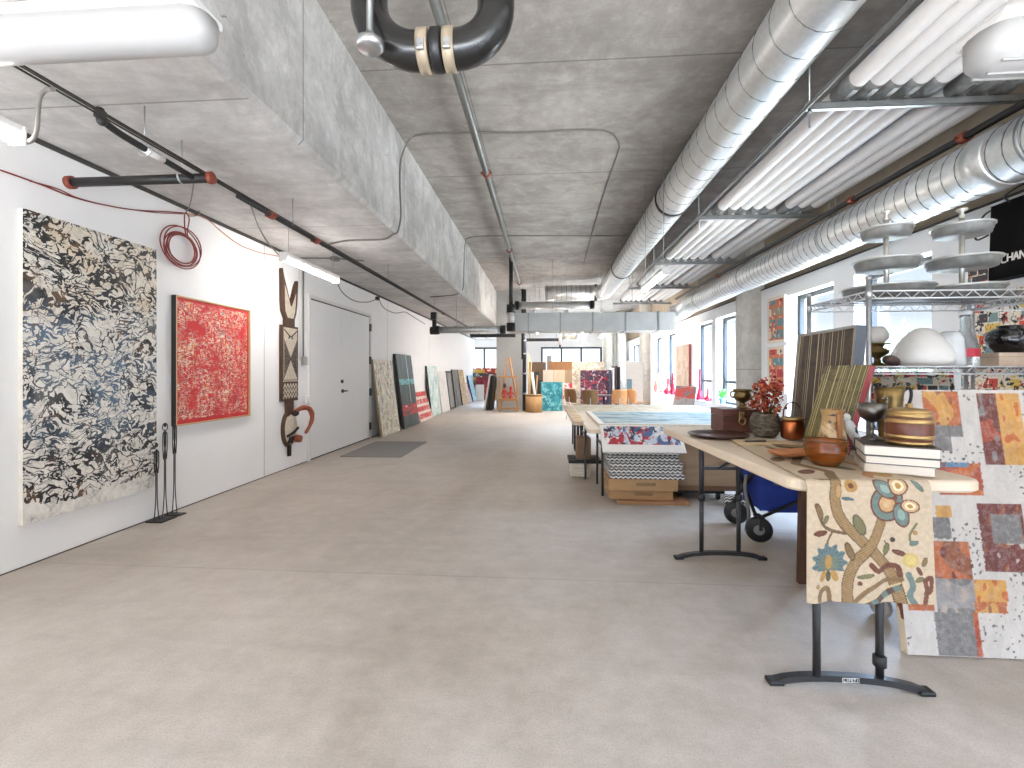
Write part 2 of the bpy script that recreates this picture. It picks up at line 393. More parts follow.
# slim spiral duct
LX, LZ, LR = 1.79, 3.81, .241
t = thing('spiral_duct', 'slim round galvanised spiral duct running high along the ceiling slab', 'duct', (LX, -3.5, LZ))
m = MB(); m.cyl((0, 0, 0), (0, 17.6, 0), LR, n=40); m.build('duct_pipe', GALV, t)
helix(0, 0, LR + .001, 3.6, 17.4, .26).build('seam', SEAM, t)
for yy in (10.2, 14.6):
    m = MB(); m.lathe([(LR + .004, -.03), (LR + .012, -.026), (LR + .012, .026), (LR + .004, .03)], (0, yy, 0), 40, axis=(0, 1, 0)); m.build('coupling_band', plain('dark_band', (60, 60, 60), .5, .6), t)
m = MB(); m.tube(cr([(0, 17.55, 0), (-.02, 17.75, 0), (-.14, 17.92, 0), (-.35, 18.0, 0)], 5), LR * .98, 32); m.build('elbow', GALV, t)
for yy in (6.4, 9.1, 11.9, 14.4):
    m = MB(); m.cyl((.0, yy, LR), (.0, yy, Z_SLAB - LZ), .006, n=6); m.build('hanger_rod', ZINC, t)
# cross duct at the far end
e0, e1 = on_y(545, 288, 14.5), on_y(597, 288, 14.5)
t = thing('cross_duct', 'short round duct across the far end of the slim spiral duct', 'duct', (e0.x, 14.5, LZ))
m = MB(); m.cyl((0, 0, 0), (e1.x - e0.x, 0, 0), LR, n=32); m.build('duct_pipe', GALV, t)
m = MB()
for k in range(11): m.lathe([(LR, -.006), (LR + .006, 0), (LR, .006)], ((e1.x - e0.x) * (k + .5) / 11, 0, 0), 32, axis=(1, 0, 0))
m.build('seam', SEAM, t)
m = MB(); m.lathe([(LR + .002, -.05), (LR + .02, -.04), (LR + .02, .04), (LR + .002, .05)], (e1.x - e0.x - .04, 0, 0), 32, axis=(1, 0, 0)); m.build('coupling_band', plain('dark_band2', (60, 60, 60), .5, .6), t)
# fat spiral duct by the windows
RX, RZ, RR = 3.5, 3.007, .222
t = thing('spiral_duct', 'fat round galvanised spiral duct running above the windows', 'duct', (RX, -3.5, RZ))
m = MB(); m.cyl((0, 0, 0), (0, 15.0, 0), RR, n=44); m.build('duct_pipe', GALV, t)
helix(0, 0, RR + .001, 3.0, 14.9, .13).build('seam', SEAM, t)
for yy, q in ((7.35, 1.12), (6.8, 1.1)):
    m = MB(); m.lathe([(RR, -.09), (RR + .014, -.085), (RR + .014, .085), (RR, .09)], (0, yy, 0), 44, axis=(0, 1, 0)); m.build('coupling_band', GALV, t)
for yy in (7.0, 9.4, 11.8, 14.2):
    m = MB(); m.cyl((0, yy, RR), (0, yy, Z_SLAB - RZ), .006, n=6); m.build('hanger_rod', ZINC, t)
    m = MB(); m.lathe([(RR + .002, -.014), (RR + .006, -.014), (RR + .006, .014), (RR + .002, .014)], (0, yy, 0), 40, axis=(0, 1, 0)); m.build('hanger_band', ZINC, t)
m = MB(); m.tube(cr([(0, 14.95, 0), (-.01, 15.15, -.02), (-.1, 15.42, -.1), (-.3, 15.55, -.2)], 5), RR * .97, 32); m.build('elbow', GALV, t)
# flat box duct across the room
bx0, bx1 = on_y(513, 320, 12.0).x, 3.2
t = thing('box_duct', 'wide rectangular sheet metal duct crossing the room', 'duct', (bx0, 11.8, 2.40))
W = bx1 - bx0; m = MB(); m.bb(0, W, 0, .7, 0, .46, .006); m.build('duct_body', plain('sheet_metal', (196, 197, 195), .45, .5, scale=3), t)
for k in range(5):
    x = W * (k + .5) / 5; m = MB(); m.bb(x - .02, x + .02, -.02, .72, -.02, .48); m.build('flange', ZINC, t)
for k in (1, 3):
    m = MB(); m.cyl((W * k / 4, .2, .46), (W * k / 4, .2, Z_SLAB - 2.4), .007, n=6); m.build('hanger_rod', ZINC, t)
# silvery pipes crossing at the far end
def cross_pipe(px0, px1, py, y, r, label, mat=GALV, caps=True):
    a, b = on_y(px0, py, y), on_y(px1, py, y)
    t = thing('cross_pipe', label, 'pipe', a); L = b.x - a.x
    m = MB(); m.cyl((0, 0, 0), (L, 0, 0), r, n=24); m.build('pipe', mat, t)
    for x in (0, L):
        m = MB(); m.lathe([(r + .002, -.06), (r + .02, -.055), (r + .02, .055), (r + .002, .06)], (x, 0, 0), 20, axis=(1, 0, 0)); m.build('coupling', BLACK_IRON, t)
    m = MB(); m.cyl((L * .3, 0, r), (L * .3, 0, (Z_SLAB if b.x > -1.5 else Z_SOF) - a.z), .006, n=6); m.build('hanger_rod', ZINC, t)
    return t
cross_pipe(517, 592, 305.5, 12.6, .1, 'silvery pipe crossing just above the rectangular duct')
cross_pipe(437, 503, 330, 10.4, .075, 'silvery pipe crossing below the concrete drop beam')
v0 = on_y(511, 310, 11.4); v1 = on_y(511, 326, 11.4)
t = thing('drain_pipe', 'short upright white pipe with black couplings at the far beam end', 'pipe', v1)
m = MB(); m.cyl((0, 0, 0), (0, 0, v0.z - v1.z), .085, n=20); m.build('pipe', WHITE_PLASTIC, t)
for zz in (-.03, v0.z - v1.z + .03):
    m = MB(); m.cyl((0, 0, zz - .1), (0, 0, zz + .1), .11, n=20); m.build('coupling', BLACK_IRON, t)
m = MB(); m.cyl((0, 0, v0.z - v1.z + .1), (0, 0, Z_SLAB - v1.z), .05, n=12); m.build('riser', BLACK_IRON, t)

# rack of white pipes on trapeze hangers
RKX = [2.295, 2.438, 2.581, 2.73, 2.884, 3.132, 3.287, 3.447]; RKZ, RKR = 3.40 + .053 + .074, .068; CLAMPG = plain('clamp_grey', (112, 112, 110), .4, .3, var=.3, scale=30)
PIPEW = plain('white_pipe', (204, 199, 195), .45, var=.03)
side = ['outermost towards the room', 'second from the room side', 'third from the room side', 'fourth from the room side', 'fifth, just before the gap', 'first past the gap', 'second past the gap', 'outermost towards the windows']
for i, x in enumerate(RKX):
    t = thing('white_pipe', 'long white plastic pipe on the ceiling rack, ' + side[i], 'pipe', (x, -3.4, RKZ), 0, 'white pipes on the ceiling rack')
    m = MB(); m.cyl((0, 0, 0), (0, 17.4, 0), RKR, n=20); m.build('pipe', PIPEW, t)
    for yy in ((5.9 + (i % 2) * .1), 12.2):
        m = MB(); m.lathe([(RKR + .001, -.05), (RKR + .006, -.047), (RKR + .006, .047), (RKR + .001, .05)], (0, yy, 0), 20, axis=(0, 1, 0)); m.build('coupling', PIPEW, t)
sl = ['nearest the camera', 'second from the camera', 'third, beside the lit lamp', 'fourth from the camera', 'farthest, over the rectangular duct']
for i, yy in enumerate([3.78, 6.40, 9.02, 11.64, 14.25]):
    t = thing('trapeze_hanger', 'grey steel strut carrying the white ceiling pipes, ' + sl[i], 'hanger', (2.02, yy, 3.40), 0, 'struts under the white pipes')
    m = MB()
    w_ = 1.73
    m.bb(0, w_, -.0205, .0205, 0, .004); m.bb(0, w_, -.0205, -.0165, 0, .053); m.bb(0, w_, .0165, .0205, 0, .053); m.bb(0, w_, -.0205, -.009, .049, .053); m.bb(0, w_, .009, .0205, .049, .053)
    m.build('channel', ZINC, t)
    for x in (.03, 1.70):
        m = MB(); m.cyl((x, 0, -.14), (x, 0, Z_SLAB - 3.40), .007, n=8); m.cyl((x, 0, -.02), (x, 0, 0), .014, n=6); m.box((x, 0, .052), (.045, .045, .02)); m.build('threaded_rod', ZINC, t)
    for x in RKX:
        m = MB(); R = RKR + .004; c = Vector((x - 2.02, 0, RKZ - 3.40))
        m.lathe([(RKR + .001, -.19), (R, -.19), (R, .04), (RKR + .001, .04)], c, 24, axis=(0, 1, 0))
        m.bb(c.x - .02, c.x + .02, -.16, .016, .0535, .057)
        m.build('pipe_clamp', CLAMPG, t)
t = MB(); t.cyl((0, 0, 0), (0, 16.5, 0), .014, n=8); tag(t.build('conduit', GREY_PIPE, loc=(1.975, -3.4, 3.37)), 'thin grey conduit along the room side of the white pipe rack', 'conduit')
def sprinkler(name, label, p0, L, r, mat, rings, drops=()):
    t = thing(name, label, 'pipe', p0)
    m = MB(); m.cyl((0, 0, 0), (0, L, 0), r, n=14); m.build('pipe', mat, t)
    for yy in rings:
        m = MB(); m.lathe([(r + .001, -.03), (r + .016, -.026), (r + .016, .026), (r + .001, .03)], (0, yy, 0), 14, axis=(0, 1, 0)); m.box((r + .02, yy, 0), (.03, .03, .02)); m.box((-r - .02, yy, 0), (.03, .03, .02)); m.build('coupling', RED_COUPLING, t)
    for yy, z in drops:
        m = MB(); m.cyl((0, yy, r), (0, yy, z), .005, n=6); m.build('hanger_rod', ZINC, t)
    return t
sprinkler('sprinkler_pipe', 'black sprinkler pipe between the white pipe rack and the fat duct', (3.445, -3.4, 3.30), 16, .03, BLACK_IRON, (7.5, 8.9, 13), [(6.2, .9), (9.2, .9), (12.2, .9)])
sp = on_z(457, 74, 4.1)
sprinkler('sprinkler_pipe', 'grey sprinkler pipe with rust red couplings along the middle slab', (-.82, 2.4, 4.1), 12.6, .042, GREY_PIPE, (3.95, 8.0, 11.9), [(2.2, .15), (6.2, .15), (10.2, .15)])
# main along the left soffit
MX, MZ = -2.43, 2.75
mp = sprinkler('sprinkler_main', 'thin black sprinkler main with red couplings under the left soffit', (MX, 3.5, MZ), 15.5, .018, BLACK_IRON, (.45, 1.25, 7.4, 11.), [(.8, .28), (3.5, .28), (6.5, .28), (10, .28)])
m = MB(); 
for k in range(3): m.tube([(-.05 + k * .03, -7.0, .03 + .02 * (k % 2)), (-.035 + k * .02, 0, .035), (-.03 + k * .02, 3., .03), (-.03 + k * .02, 12, .025)], .0055, 6)
m.build('cable_bundle', CABLE_BLACK, mp)
br = on_z(211, 178, MZ); bl = on_z(72, 183, MZ)
t = thing('branch_pipe', 'thick black pipe stub with red end cap, hung beneath the left soffit', 'pipe', (br.x, br.y, MZ))
Lb = br.x - bl.x
m = MB(); m.cyl((0, 0, 0), (-Lb, 0, 0), .033, n=16); m.build('pipe', BLACK_IRON, t)
m = MB(); m.lathe([(.034, -.02), (.046, -.018), (.046, .018), (.034, .02)], (-Lb, 0, 0), 18, axis=(1, 0, 0)); m.build('end_cap', RED_COUPLING, t)
m = MB(); m.lathe([(.034, -.016), (.043, -.014), (.043, .014), (.034, .016)], (.0, 0, 0), 18, axis=(1, 0, 0)); m.build('coupling', RED_COUPLING, t)
m = MB(); m.tube(cr([(-.33, 0, 0), (-.33, 0, .01)], 1), .034, 10)
el = on_z(97, 121, MZ + .03); L2 = br.y - el.y
m.tube(cr([(-.12, -.02, .0), (-.12, -L2 * .5, .01), (-.12, -L2 + .12, .02), (-.12, -L2 + .02, .04), (-.12, -L2, .075), (-.12, -L2, .1)], 5), .02, 12); m.build('drop_pipe', BLACK_IRON, t)
m = MB(); m.ball((-.12, -L2 + .01, .035), .028, n=12); m.cyl((-.12, -L2, .05), (-.12, -L2, .085), .03, n=12); m.build('elbow', BLACK_IRON, t)
for x, y in ((-.22, 0), (-.12, -.42)):
    m = MB(); m.tube([(x + (.0 if y else .0), y + .0, .0 + .052), (x, y, Z_SOF - MZ)], .004, 6)
    m.tube([(x + (0 if y == 0 else .04 * math.cos(a)), y + (.0 if y else 0) + 0, 0) if 0 else (x + (0.045 * math.cos(a) if y else 0), y + (0 if y else .045 * math.cos(a)), .012 + .045 * math.sin(a)) for a in [2 * PI * k / 14 for k in range(14)]], .006, 6, closed=True); m.build('clevis', STEEL, t)
m = MB(); m.cyl((-.12, -.42, .008), (-.12, -.28, .006), .0215, n=12); m.build('sticker', WHITE_PLASTIC, t)
t2 = on_z(434, 330, 2.36)
t = thing('valve_drop', 'black valve fitting dropping from the sprinkler main to the cross pipe', 'valve', (MX - .1, 10.4, 2.30))
m = MB(); m.cyl((0, 0, -.06), (0, 0, MZ - 2.3 - .03), .05, n=14); m.cyl((-.0, -.12, .0), (0, .12, 0), .075, n=14); m.cyl((-.09, 0, .0), (.08, 0, 0), .09, n=14); m.build('valve_body', BLACK_IRON, t)
m = MB(); m.box((0, -.05, MZ - 2.3 - .12), (.13, .15, .16), bev=.02); m.build('tee', BLACK, t)
# U bend of thick black drain pipe over the camera
uy = 2.2; ub = on_y(438, 60, uy); ur, rr_ = .13, .105
t = thing('drain_bend', 'thick black U bend pipe with tan clamps hung from the slab', 'pipe', (ub.x, uy, 2.905))
for s in (-1, 1):
    bR = .25 if s < 0 else .19
    pts = [(s * (.045 + 0), 0, 0), (s * .09, 0, .0)] + [(s * (.09 + bR * math.sin(a)), 0, bR - bR * math.cos(a)) for a in [PI / 2 * k / 9 for k in range(1, 10)]] + [(s * (.09 + bR), 0, Z_SLAB - 2.905)]
    m = MB(); m.tube(pts, .088, 22); m.build('elbow', plain('black_drain', (30, 29, 28), .25, var=.2), t)
    m = MB(); m.lathe([(.09, -.026), (.097, -.026), (.097, .026), (.09, .026)], (s * .062, 0, 0), 28, axis=(1, 0, 0)); m.build('clamp', plain('tan_clamp', (176, 160, 138), .4, .4), t)
    m = MB(); m.box((s * .062, -.093, -.03), (.034, .02, .05), bev=.004); m.cyl((s * .062, -.11, -.03), (s * .062, -.095, -.03), .01, n=8); m.build('clamp_screw', STEEL, t)
m = MB(); m.lathe([(.089, -.026), (.097, -.02), (.097, .02), (.089, .026)], (0, 0, 0), 28, axis=(1, 0, 0)); m.build('gasket', BLACK, t)
tz = on_y(370, 46, 2.05)
t = thing('ceiling_fitting', 'small chrome round fitting beside the black U bend pipe', 'fitting', tz)
m = MB(); m.lathe([(.0, -.02), (.05, -.018), (.062, -.004), (.062, .02), (.03, .04), (.02, .06)], n=24); m.build('escutcheon', STEEL, t)
m = MB(); m.cyl((0, 0, .05), (0, 0, Z_SLAB - tz.z), .016, n=10); m.build('stem', GREY_PIPE, t)
# ================================================================ CONDUITS AND WIRES
def wire(name, label, pts, r, mat, k=6, n=6, cat='cable', group=None):
    P = [Vector(p) for p in pts]; o = P[0].copy(); m = MB(); m.tube(cr([p - o for p in P], k), r, n)
    return tag(m.build(name, mat, loc=o), label, cat, group)
zs, zc, xb_ = Z_SOF - .012, Z_SLAB - .012, -1.78 + .012
P = [on_z(*p, zs) for p in [(322, 246), (345, 241), (368, 240), (385, 239)]]
e = on_z(398, 234, zs); P.append(Vector((-1.83, e.y, zs))); P.append(Vector((-1.775, e.y + .0, zs + .03)))
P += [on_x(*p, xb_) for p in [(401, 215), (400, 185), (401, 160)]]
P += [on_z(*p, zc) for p in [(409, 140), (420, 135), (450, 133), (480, 132.5), (520, 133), (560, 131), (596, 130), (612, 134), (619, 144), (618, 152), (610, 176), (601, 203), (592, 234), (583, 266)]]
wire('conduit', 'bent grey conduit climbing the beam face and looping over the slab', P, .011, CABLE_GREY, cat='conduit')
P = [on_z(430, 297, zs), on_z(444, 296, zs), on_z(457, 294, zs), on_x(463, 288, xb_), on_x(464, 268, xb_), on_x(465, 245, xb_), on_z(470, 237.5, zc), on_z(498, 236, zc), on_z(560, 236, zc), on_z(598, 236, zc), on_z(627, 236, zc)]
wire('conduit', 'thin grey conduit climbing the far stretch of the beam face', P, .011, CABLE_GREY, cat='conduit')
wire('flexible_conduit', 'short grey flexible conduit drooping from the main to the cut-off lamp', [on_z(53, 89, MZ + .02), on_y(46, 90, 2.22), on_y(40, 97, 2.22), on_y(38, 112, 2.23), on_y(37, 128, 2.25), on_y(33, 139, 2.27), on_y(25, 142.5, 2.28)], .012, CABLE_GREY)
# red wire sagging along the wall, its coil and hook
xw = XL + .03
wire('red_wire', 'thin red wire sagging along the wall above the black and white painting', [on_x(*p, xw) for p in [(-40, 158), (0, 170), (45, 186), (70, 196), (100, 204), (135, 210), (165, 211.5), (184, 213)]], .006, CABLE_RED)
wire('red_wire', 'second thin red wire hanging just below the first one', [on_x(*p, xw + .012) for p in [(30, 181), (58, 189), (78, 198), (110, 206), (150, 212), (183, 214)]], .005, CABLE_RED)
wire('orange_wire', 'thin orange wire sagging from the coil to the lit tube lamp', [on_x(*p, xw) for p in [(184, 213), (205, 218), (222, 232), (240, 245), (258, 252), (272, 255), (283, 257)]], .005, plain('orange_wire', (186, 120, 84), .5))
c = on_x(182.5, 248, xw + .02)
t = thing('wire_coil', 'coil of dark red wire hanging on the white wall', 'coil', c)
for k in range(7):
    m = MB(); R = .165 + .012 * (k % 4) - .022 * (k % 3); oy, oz = rnd.uniform(-.02, .02), rnd.uniform(-.02, .02)
    m.tube([(.004 * k - .01 + .004 * math.sin(3 * a + k), oy + R * math.cos(a) * 1.25, oz + R * math.sin(a) * (1 + .03 * math.sin(2 * a + k))) for a in [2 * PI * i / 40 for i in range(40)]], .006, 6, closed=True); m.build('loop', CABLE_RED, t)
m = MB(); h_ = on_x(186, 213, xw + .02) - c
m.tube(cr([(0, .05, .12), (0, .03, .2), (0, h_.y - .02, h_.z - .04), (0, h_.y, h_.z), (.01, h_.y + .03, h_.z - .05), (0, .06, .17), (0, .09, .1)], 6), .006, 6); m.build('tie_loop', CABLE_RED, t)
wire('ceiling_hook', 'bent grey wire hook hanging from the black branch pipe to the coil', [on_x(194, 180, -2.62), on_x(192, 195, -3.0), on_x(189, 208, -3.4), on_x(186, 211, xw), on_x(190, 216, xw + .01), on_x(200, 214, xw + .02), on_x(196, 207, xw + .02)], .005, CABLE_GREY)
# wires near the lamp and door
wire('lamp_cable', 'grey cable drooping from the red coupling to the lit tube lamp', [on_x(250, 203, MX), on_y(258, 225, 4.95), on_y(268, 243, 5.05), on_y(281, 257, 5.15)], .007, CABLE_GREY)
wire('drooping_cable', 'grey cable drooping from the lamp end towards the door top', [on_x(337, 282, -2.9), on_x(343, 293, -3.0), on_x(355, 301, -3.2), on_x(368, 302, -3.35), on_x(377, 299, -3.4)], .009, CABLE_GREY)
wire('drooping_cable', 'grey cable sagging beyond the small box above the door', [on_x(379, 299, -3.4), on_x(384, 308, -3.4), on_x(395, 313, -3.42), on_x(405, 312, -3.42), on_x(412, 316, -3.45), on_x(425, 324, -3.45)], .009, CABLE_GREY)
b = on_x(377.5, 298.5, -3.4); t = thing('junction_box', 'small dark junction box hanging from the soffit past the door', 'box', b)
m = MB(); m.box((0, 0, 0), (.07, .09, .07), bev=.008); m.build('box', BLACK, t)
m = MB(); m.cyl((0, 0, .03), (0, 0, Z_SOF - b.z), .004, n=6); m.build('hanger_wire', ZINC, t)
b = on_z(335, 259, Z_SOF - .03); t = thing('junction_box', 'small grey junction box fixed under the soffit behind the lit lamp', 'box', b)
m = MB(); m.box((0, 0, 0), (.1, .1, .055), bev=.008); m.build('box', GREY_PIPE, t)
m = MB(); m.tube([(0, 0, .01), (-.6, -.05, .012)], .01, 6); m.tube([(0, 0, .01), (.35, .2, .012)], .01, 6); m.build('conduit_stub', GREY_PIPE, t)
# wall conduits and switch boxes beside the door
cy = on_x(301, 330, XL).y; cz = on_x(303.5, 361, XL).z
t = thing('switch_conduit', 'two slim conduits running down the wall to a grey switch box', 'conduit', (XL + .02, cy, cz))
for k, dy in enumerate((-.06, .03)):
    m = MB(); m.cyl((0, dy, .05 if k else -.0), (0, dy, Z_SOF - cz - .03), .012, n=8); m.build('conduit', CABLE_GREY if k else WHITE_PLASTIC, t)
m = MB(); m.box((.012, .03, 0), (.05, .085, .13), bev=.006); m.build('switch_box', plain('grey_box', (150, 150, 148), .5), t)
m = MB(); m.box((-.01, .03 + .19, .0), (.012, .075, .12), bev=.004); m.build('switch_plate', plain('steel_plate', (176, 176, 174), .4, .6), t)
m = MB(); m.box((.012, .13, -.58), (.035, .1, .12), bev=.006); m.build('outlet_box', WHITE_PLASTIC, t)

# ================================================================ LAMPS
def lamp(name, label, p, axis, L, lit=True, hang=Z_SOF, group=None, power=34):
    t = thing(name, label, 'lamp', p, 0 if axis == 'Y' else -PI / 2, group)
    m = MB(); m.prism([(-.035, 0, .0), (.035, 0, .0), (.045, 0, .03), (.045, 0, .06), (-.045, 0, .06), (-.045, 0, .03)], (0, L, 0)); m.build('housing', WHITE_PLASTIC, t)
    m = MB(); pr = [(-.04, .0), (-.036, -.02), (-.02, -.034), (0, -.038), (.02, -.034), (.036, -.02), (.04, .0)]
    m.prism([(x, .02, z) for x, z in pr], (0, L - .04, 0)); m.build('diffuser', LED if lit is True else lit, t)
    for y in (-.004, L - .016):
        m = MB(); m.box((0, y + .01, .012), (.1, .024, .105), bev=.012); m.build('end_cap', WHITE_PLASTIC, t)
    for y in (L * .08, L * .92):
        m = MB(); m.tube([(0, y, .06), (0, y, hang - p[2])], .004, 6); m.build('hanger_wire', ZINC, t)
    return t
lamp('tube_lamp', 'lit white tube lamp hanging from the soffit by the carved mask', (-2.88, 4.90, 2.62), 'Y', 1.3)
lamp('tube_lamp', 'lit white tube lamp cut off by the left edge of the photo', (-2.8, 1.0, 2.60), 'Y', 1.27, lit=LEDC)
lamp('tube_lamp', 'lit white tube lamp below the white pipes by the thin duct', (1.475, 5.86, 2.6), 'Y', 1.27, hang=Z_SLAB)
lamp('tube_lamp', 'lit white tube lamp far off past the rectangular duct', (1.95, 15.5, 2.6), 'Y', 1.3, hang=Z_SLAB)
lamp('tube_lamp', 'lit white tube lamp at the far end before the back windows', (.95, 18.6, 2.75), 'Y', 1.3, hang=Z_SLAB)
def vapor_lamp(name, label, p, L, h=.1, w=.13, ribs=False):
    t = thing(name, label, 'lamp', p); m = MB(); n = 10
    pr = [(-w / 2, h * .45), (-w / 2, -.01)] + [(-w / 2 * math.cos(PI * k / n), -.01 - h * .5 * math.sin(PI * k / n)) for k in range(1, n)] + [(w / 2, -.01), (w / 2, h * .45)]
    def sec(x, s): return [Vector((x, a * s, b * (s if b < 0 else 1))) for a, b in pr]
    xs = [(0, .25), (.012, .6), (.035, .86), (.07, 1), (L - .07, 1), (L - .035, .86), (L - .012, .6), (L, .25)]
    vs = [v for x, s in xs for v in sec(x, s)]; k = len(pr)
    fs = [(i * k + j, i * k + (j + 1) % k, (i + 1) * k + (j + 1) % k, (i + 1) * k + j) for i in range(len(xs) - 1) for j in range(k)]
    fs += [tuple(range(k)), tuple((len(xs) - 1) * k + j for j in range(k))]
    m.add(vs, fs, True); lensm = plain('frosted_lens', (172, 170, 168), .3, var=.01); m.build('lens', lensm, t)
    m = MB(); m.bb(.02, L - .02, -w / 2 - .008, w / 2 + .008, h * .45, h * .45 + .04, .01); m.build('housing', WHITE_PLASTIC, t)
    if ribs:
        for q in (-.3, .0, .3):
            m = MB(); m.tube([(.05, q * w, -h * .5 * math.sqrt(max(0, 1 - (2 * q) ** 2)) - .012), (L - .05, q * w, -h * .5 * math.sqrt(max(0, 1 - (2 * q) ** 2)) - .012)], .005, 6); m.build('rib', lensm, t)
    for x in ((L * .15, L * .85) if p[0] < 0 else (2.20 - p[0], 2.807 - p[0])):
        m = MB(); m.cyl((x, 0, h * .45 + .03), (x, 0, (Z_SOF if p[0] < -1.8 else Z_SLAB) - p[2]), .005, n=6); m.build('hanger_wire', ZINC, t)
    return t
pe = on_y(213, 46, 1.72)
vapor_lamp('strip_lamp', 'large white strip lamp overhead at the top left corner', (pe.x - 1.25, 1.72, pe.z + .055), 1.25, .12, .16)
pe = on_y(962, 66, 1.86)
vapor_lamp('strip_lamp', 'ribbed white strip lamp overhead at the top right corner', (pe.x + .09, 1.92, pe.z + .085), 1.25, .14, .2, True)
# unseen fill lamps added behind the camera and past the rectangular duct
for x, y in ((-2.8, -2.6), (-.6, -2.9), (1.475, -2.6), (-.6, -1.4), (1.475, -1.2)):
    lamp('tube_lamp', 'lit white tube lamp added as unseen fill behind the camera', (x, y, 2.75), 'Y', 1.27, hang=Z_SLAB if x > -1.7 else Z_SOF, group='added fill lamps behind the camera', lit=FILL_NEAR)
for x in (-.35, .55, 1.5):
    for y in (12.62, 15.0, 18.0):
        lamp('tube_lamp', 'lit white tube lamp added as fill, hidden above and behind the rectangular duct', (x, y, 2.98), 'Y', 1.27, hang=Z_SLAB, group='added fill lamps past the rectangular duct', lit=FILL_FAR)

# ================================================================ SKY, VIEW, CAMERA
w = bpy.data.worlds.new('sky'); SC.world = w; w.use_nodes = True; nt = w.node_tree; bg = nt.nodes['Background']
tc = nt.nodes.new('ShaderNodeTexCoord'); sx = nt.nodes.new('ShaderNodeSeparateXYZ'); nt.links.new(tc.outputs['Generated'], sx.inputs[0])
rp = nt.nodes.new('ShaderNodeValToRGB'); r = rp.color_ramp
r.elements[0].position = .42; r.elements[0].color = srgb(214, 218, 220); r.elements[1].position = .75; r.elements[1].color = srgb(176, 203, 240)
q = r.elements.new(.5); q.color = srgb(240, 245, 252)
mp_ = nt.nodes.new('ShaderNodeMath'); mp_.operation = 'MULTIPLY_ADD'; mp_.inputs[1].default_value = .5; mp_.inputs[2].default_value = .5
nt.links.new(sx.outputs[2], mp_.inputs[0]); nt.links.new(mp_.outputs[0], rp.inputs[0]); nt.links.new(rp.outputs[0], bg.inputs[0]); 
rs = nt.nodes.new('ShaderNodeValToRGB'); r = rs.color_ramp
for e_, (p_, v_) in zip([r.elements[0], r.elements[1]] + [r.elements.new(.5) for _ in range(6)], [(0, .5), (1, 1)] + [(.33, .45), (.42, .032), (.512, .028), (.545, .0148), (.635, .016), (.70, .95)]):
    e_.position = p_; e_.color = (v_, v_, v_, 1)
sm_ = nt.nodes.new('ShaderNodeMath'); sm_.operation = 'MULTIPLY'; sm_.inputs[1].default_value = SKY_STRENGTH
nt.links.new(mp_.outputs[0], rs.inputs[0]); nt.links.new(rs.outputs[0], sm_.inputs[0]); nt.links.new(sm_.outputs[0], bg.inputs[1])
for a, b in WINS:   # sky portals help the daylight find the windows
    L = bpy.data.lights.new('window_daylight', 'AREA'); L.shape = 'RECTANGLE'; L.size = ZH - ZS; L.size_y = b - a; L.cycles.is_portal = True
    o = bpy.data.objects.new('window_daylight', L); COL.objects.link(o); o.location = (XR + .28, (a + b) / 2, (ZS + ZH) / 2); o.rotation_euler = (0, PI / 2, 0)
L = bpy.data.lights.new('open_end_daylight', 'AREA'); L.shape = 'RECTANGLE'; L.size = XR - XL; L.size_y = 2.3; L.cycles.is_portal = True
o = bpy.data.objects.new('open_end_daylight', L); COL.objects.link(o); o.location = ((XR + XL) / 2, YN, 1.15); o.rotation_euler = (PI / 2, 0, 0)
for k, (a, b) in enumerate([(wl0, wl1), (wr0, wr1)]):
    L = bpy.data.lights.new('window_daylight', 'AREA'); L.shape = 'RECTANGLE'; L.size = b - a; L.size_y = BZH - BZS; L.cycles.is_portal = True
    o = bpy.data.objects.new('window_daylight', L); COL.objects.link(o); o.location = ((a + b) / 2, YB + .28, (BZS + BZH) / 2); o.rotation_euler = (-PI / 2, 0, 0)

cam = bpy.data.cameras.new('camera'); cam.sensor_width = 36; cam.lens = F_PX / 1024 * 36; cam.shift_y = (372 - 384) / 1024; cam.clip_start = .05
co = bpy.data.objects.new('camera', cam); COL.objects.link(co); co.location = (0, 0, CAM_H); co.rotation_euler = (PI / 2, 0, TH); SC.camera = co
vs = SC.view_settings; vs.view_transform = 'Standard'; vs.look = 'None'; vs.gamma = 1; vs.use_curve_mapping = False; vs.exposure = EXPOSURE
SC.cycles.use_denoising = True; SC.cycles.max_bounces = 12; SC.cycles.diffuse_bounces = 9; SC.cycles.transparent_max_bounces = 12; SC.cycles.caustics_reflective = False; SC.cycles.caustics_refractive = False
SC.cycles.sample_clamp_indirect = 6
bpy.context.view_layer.update()
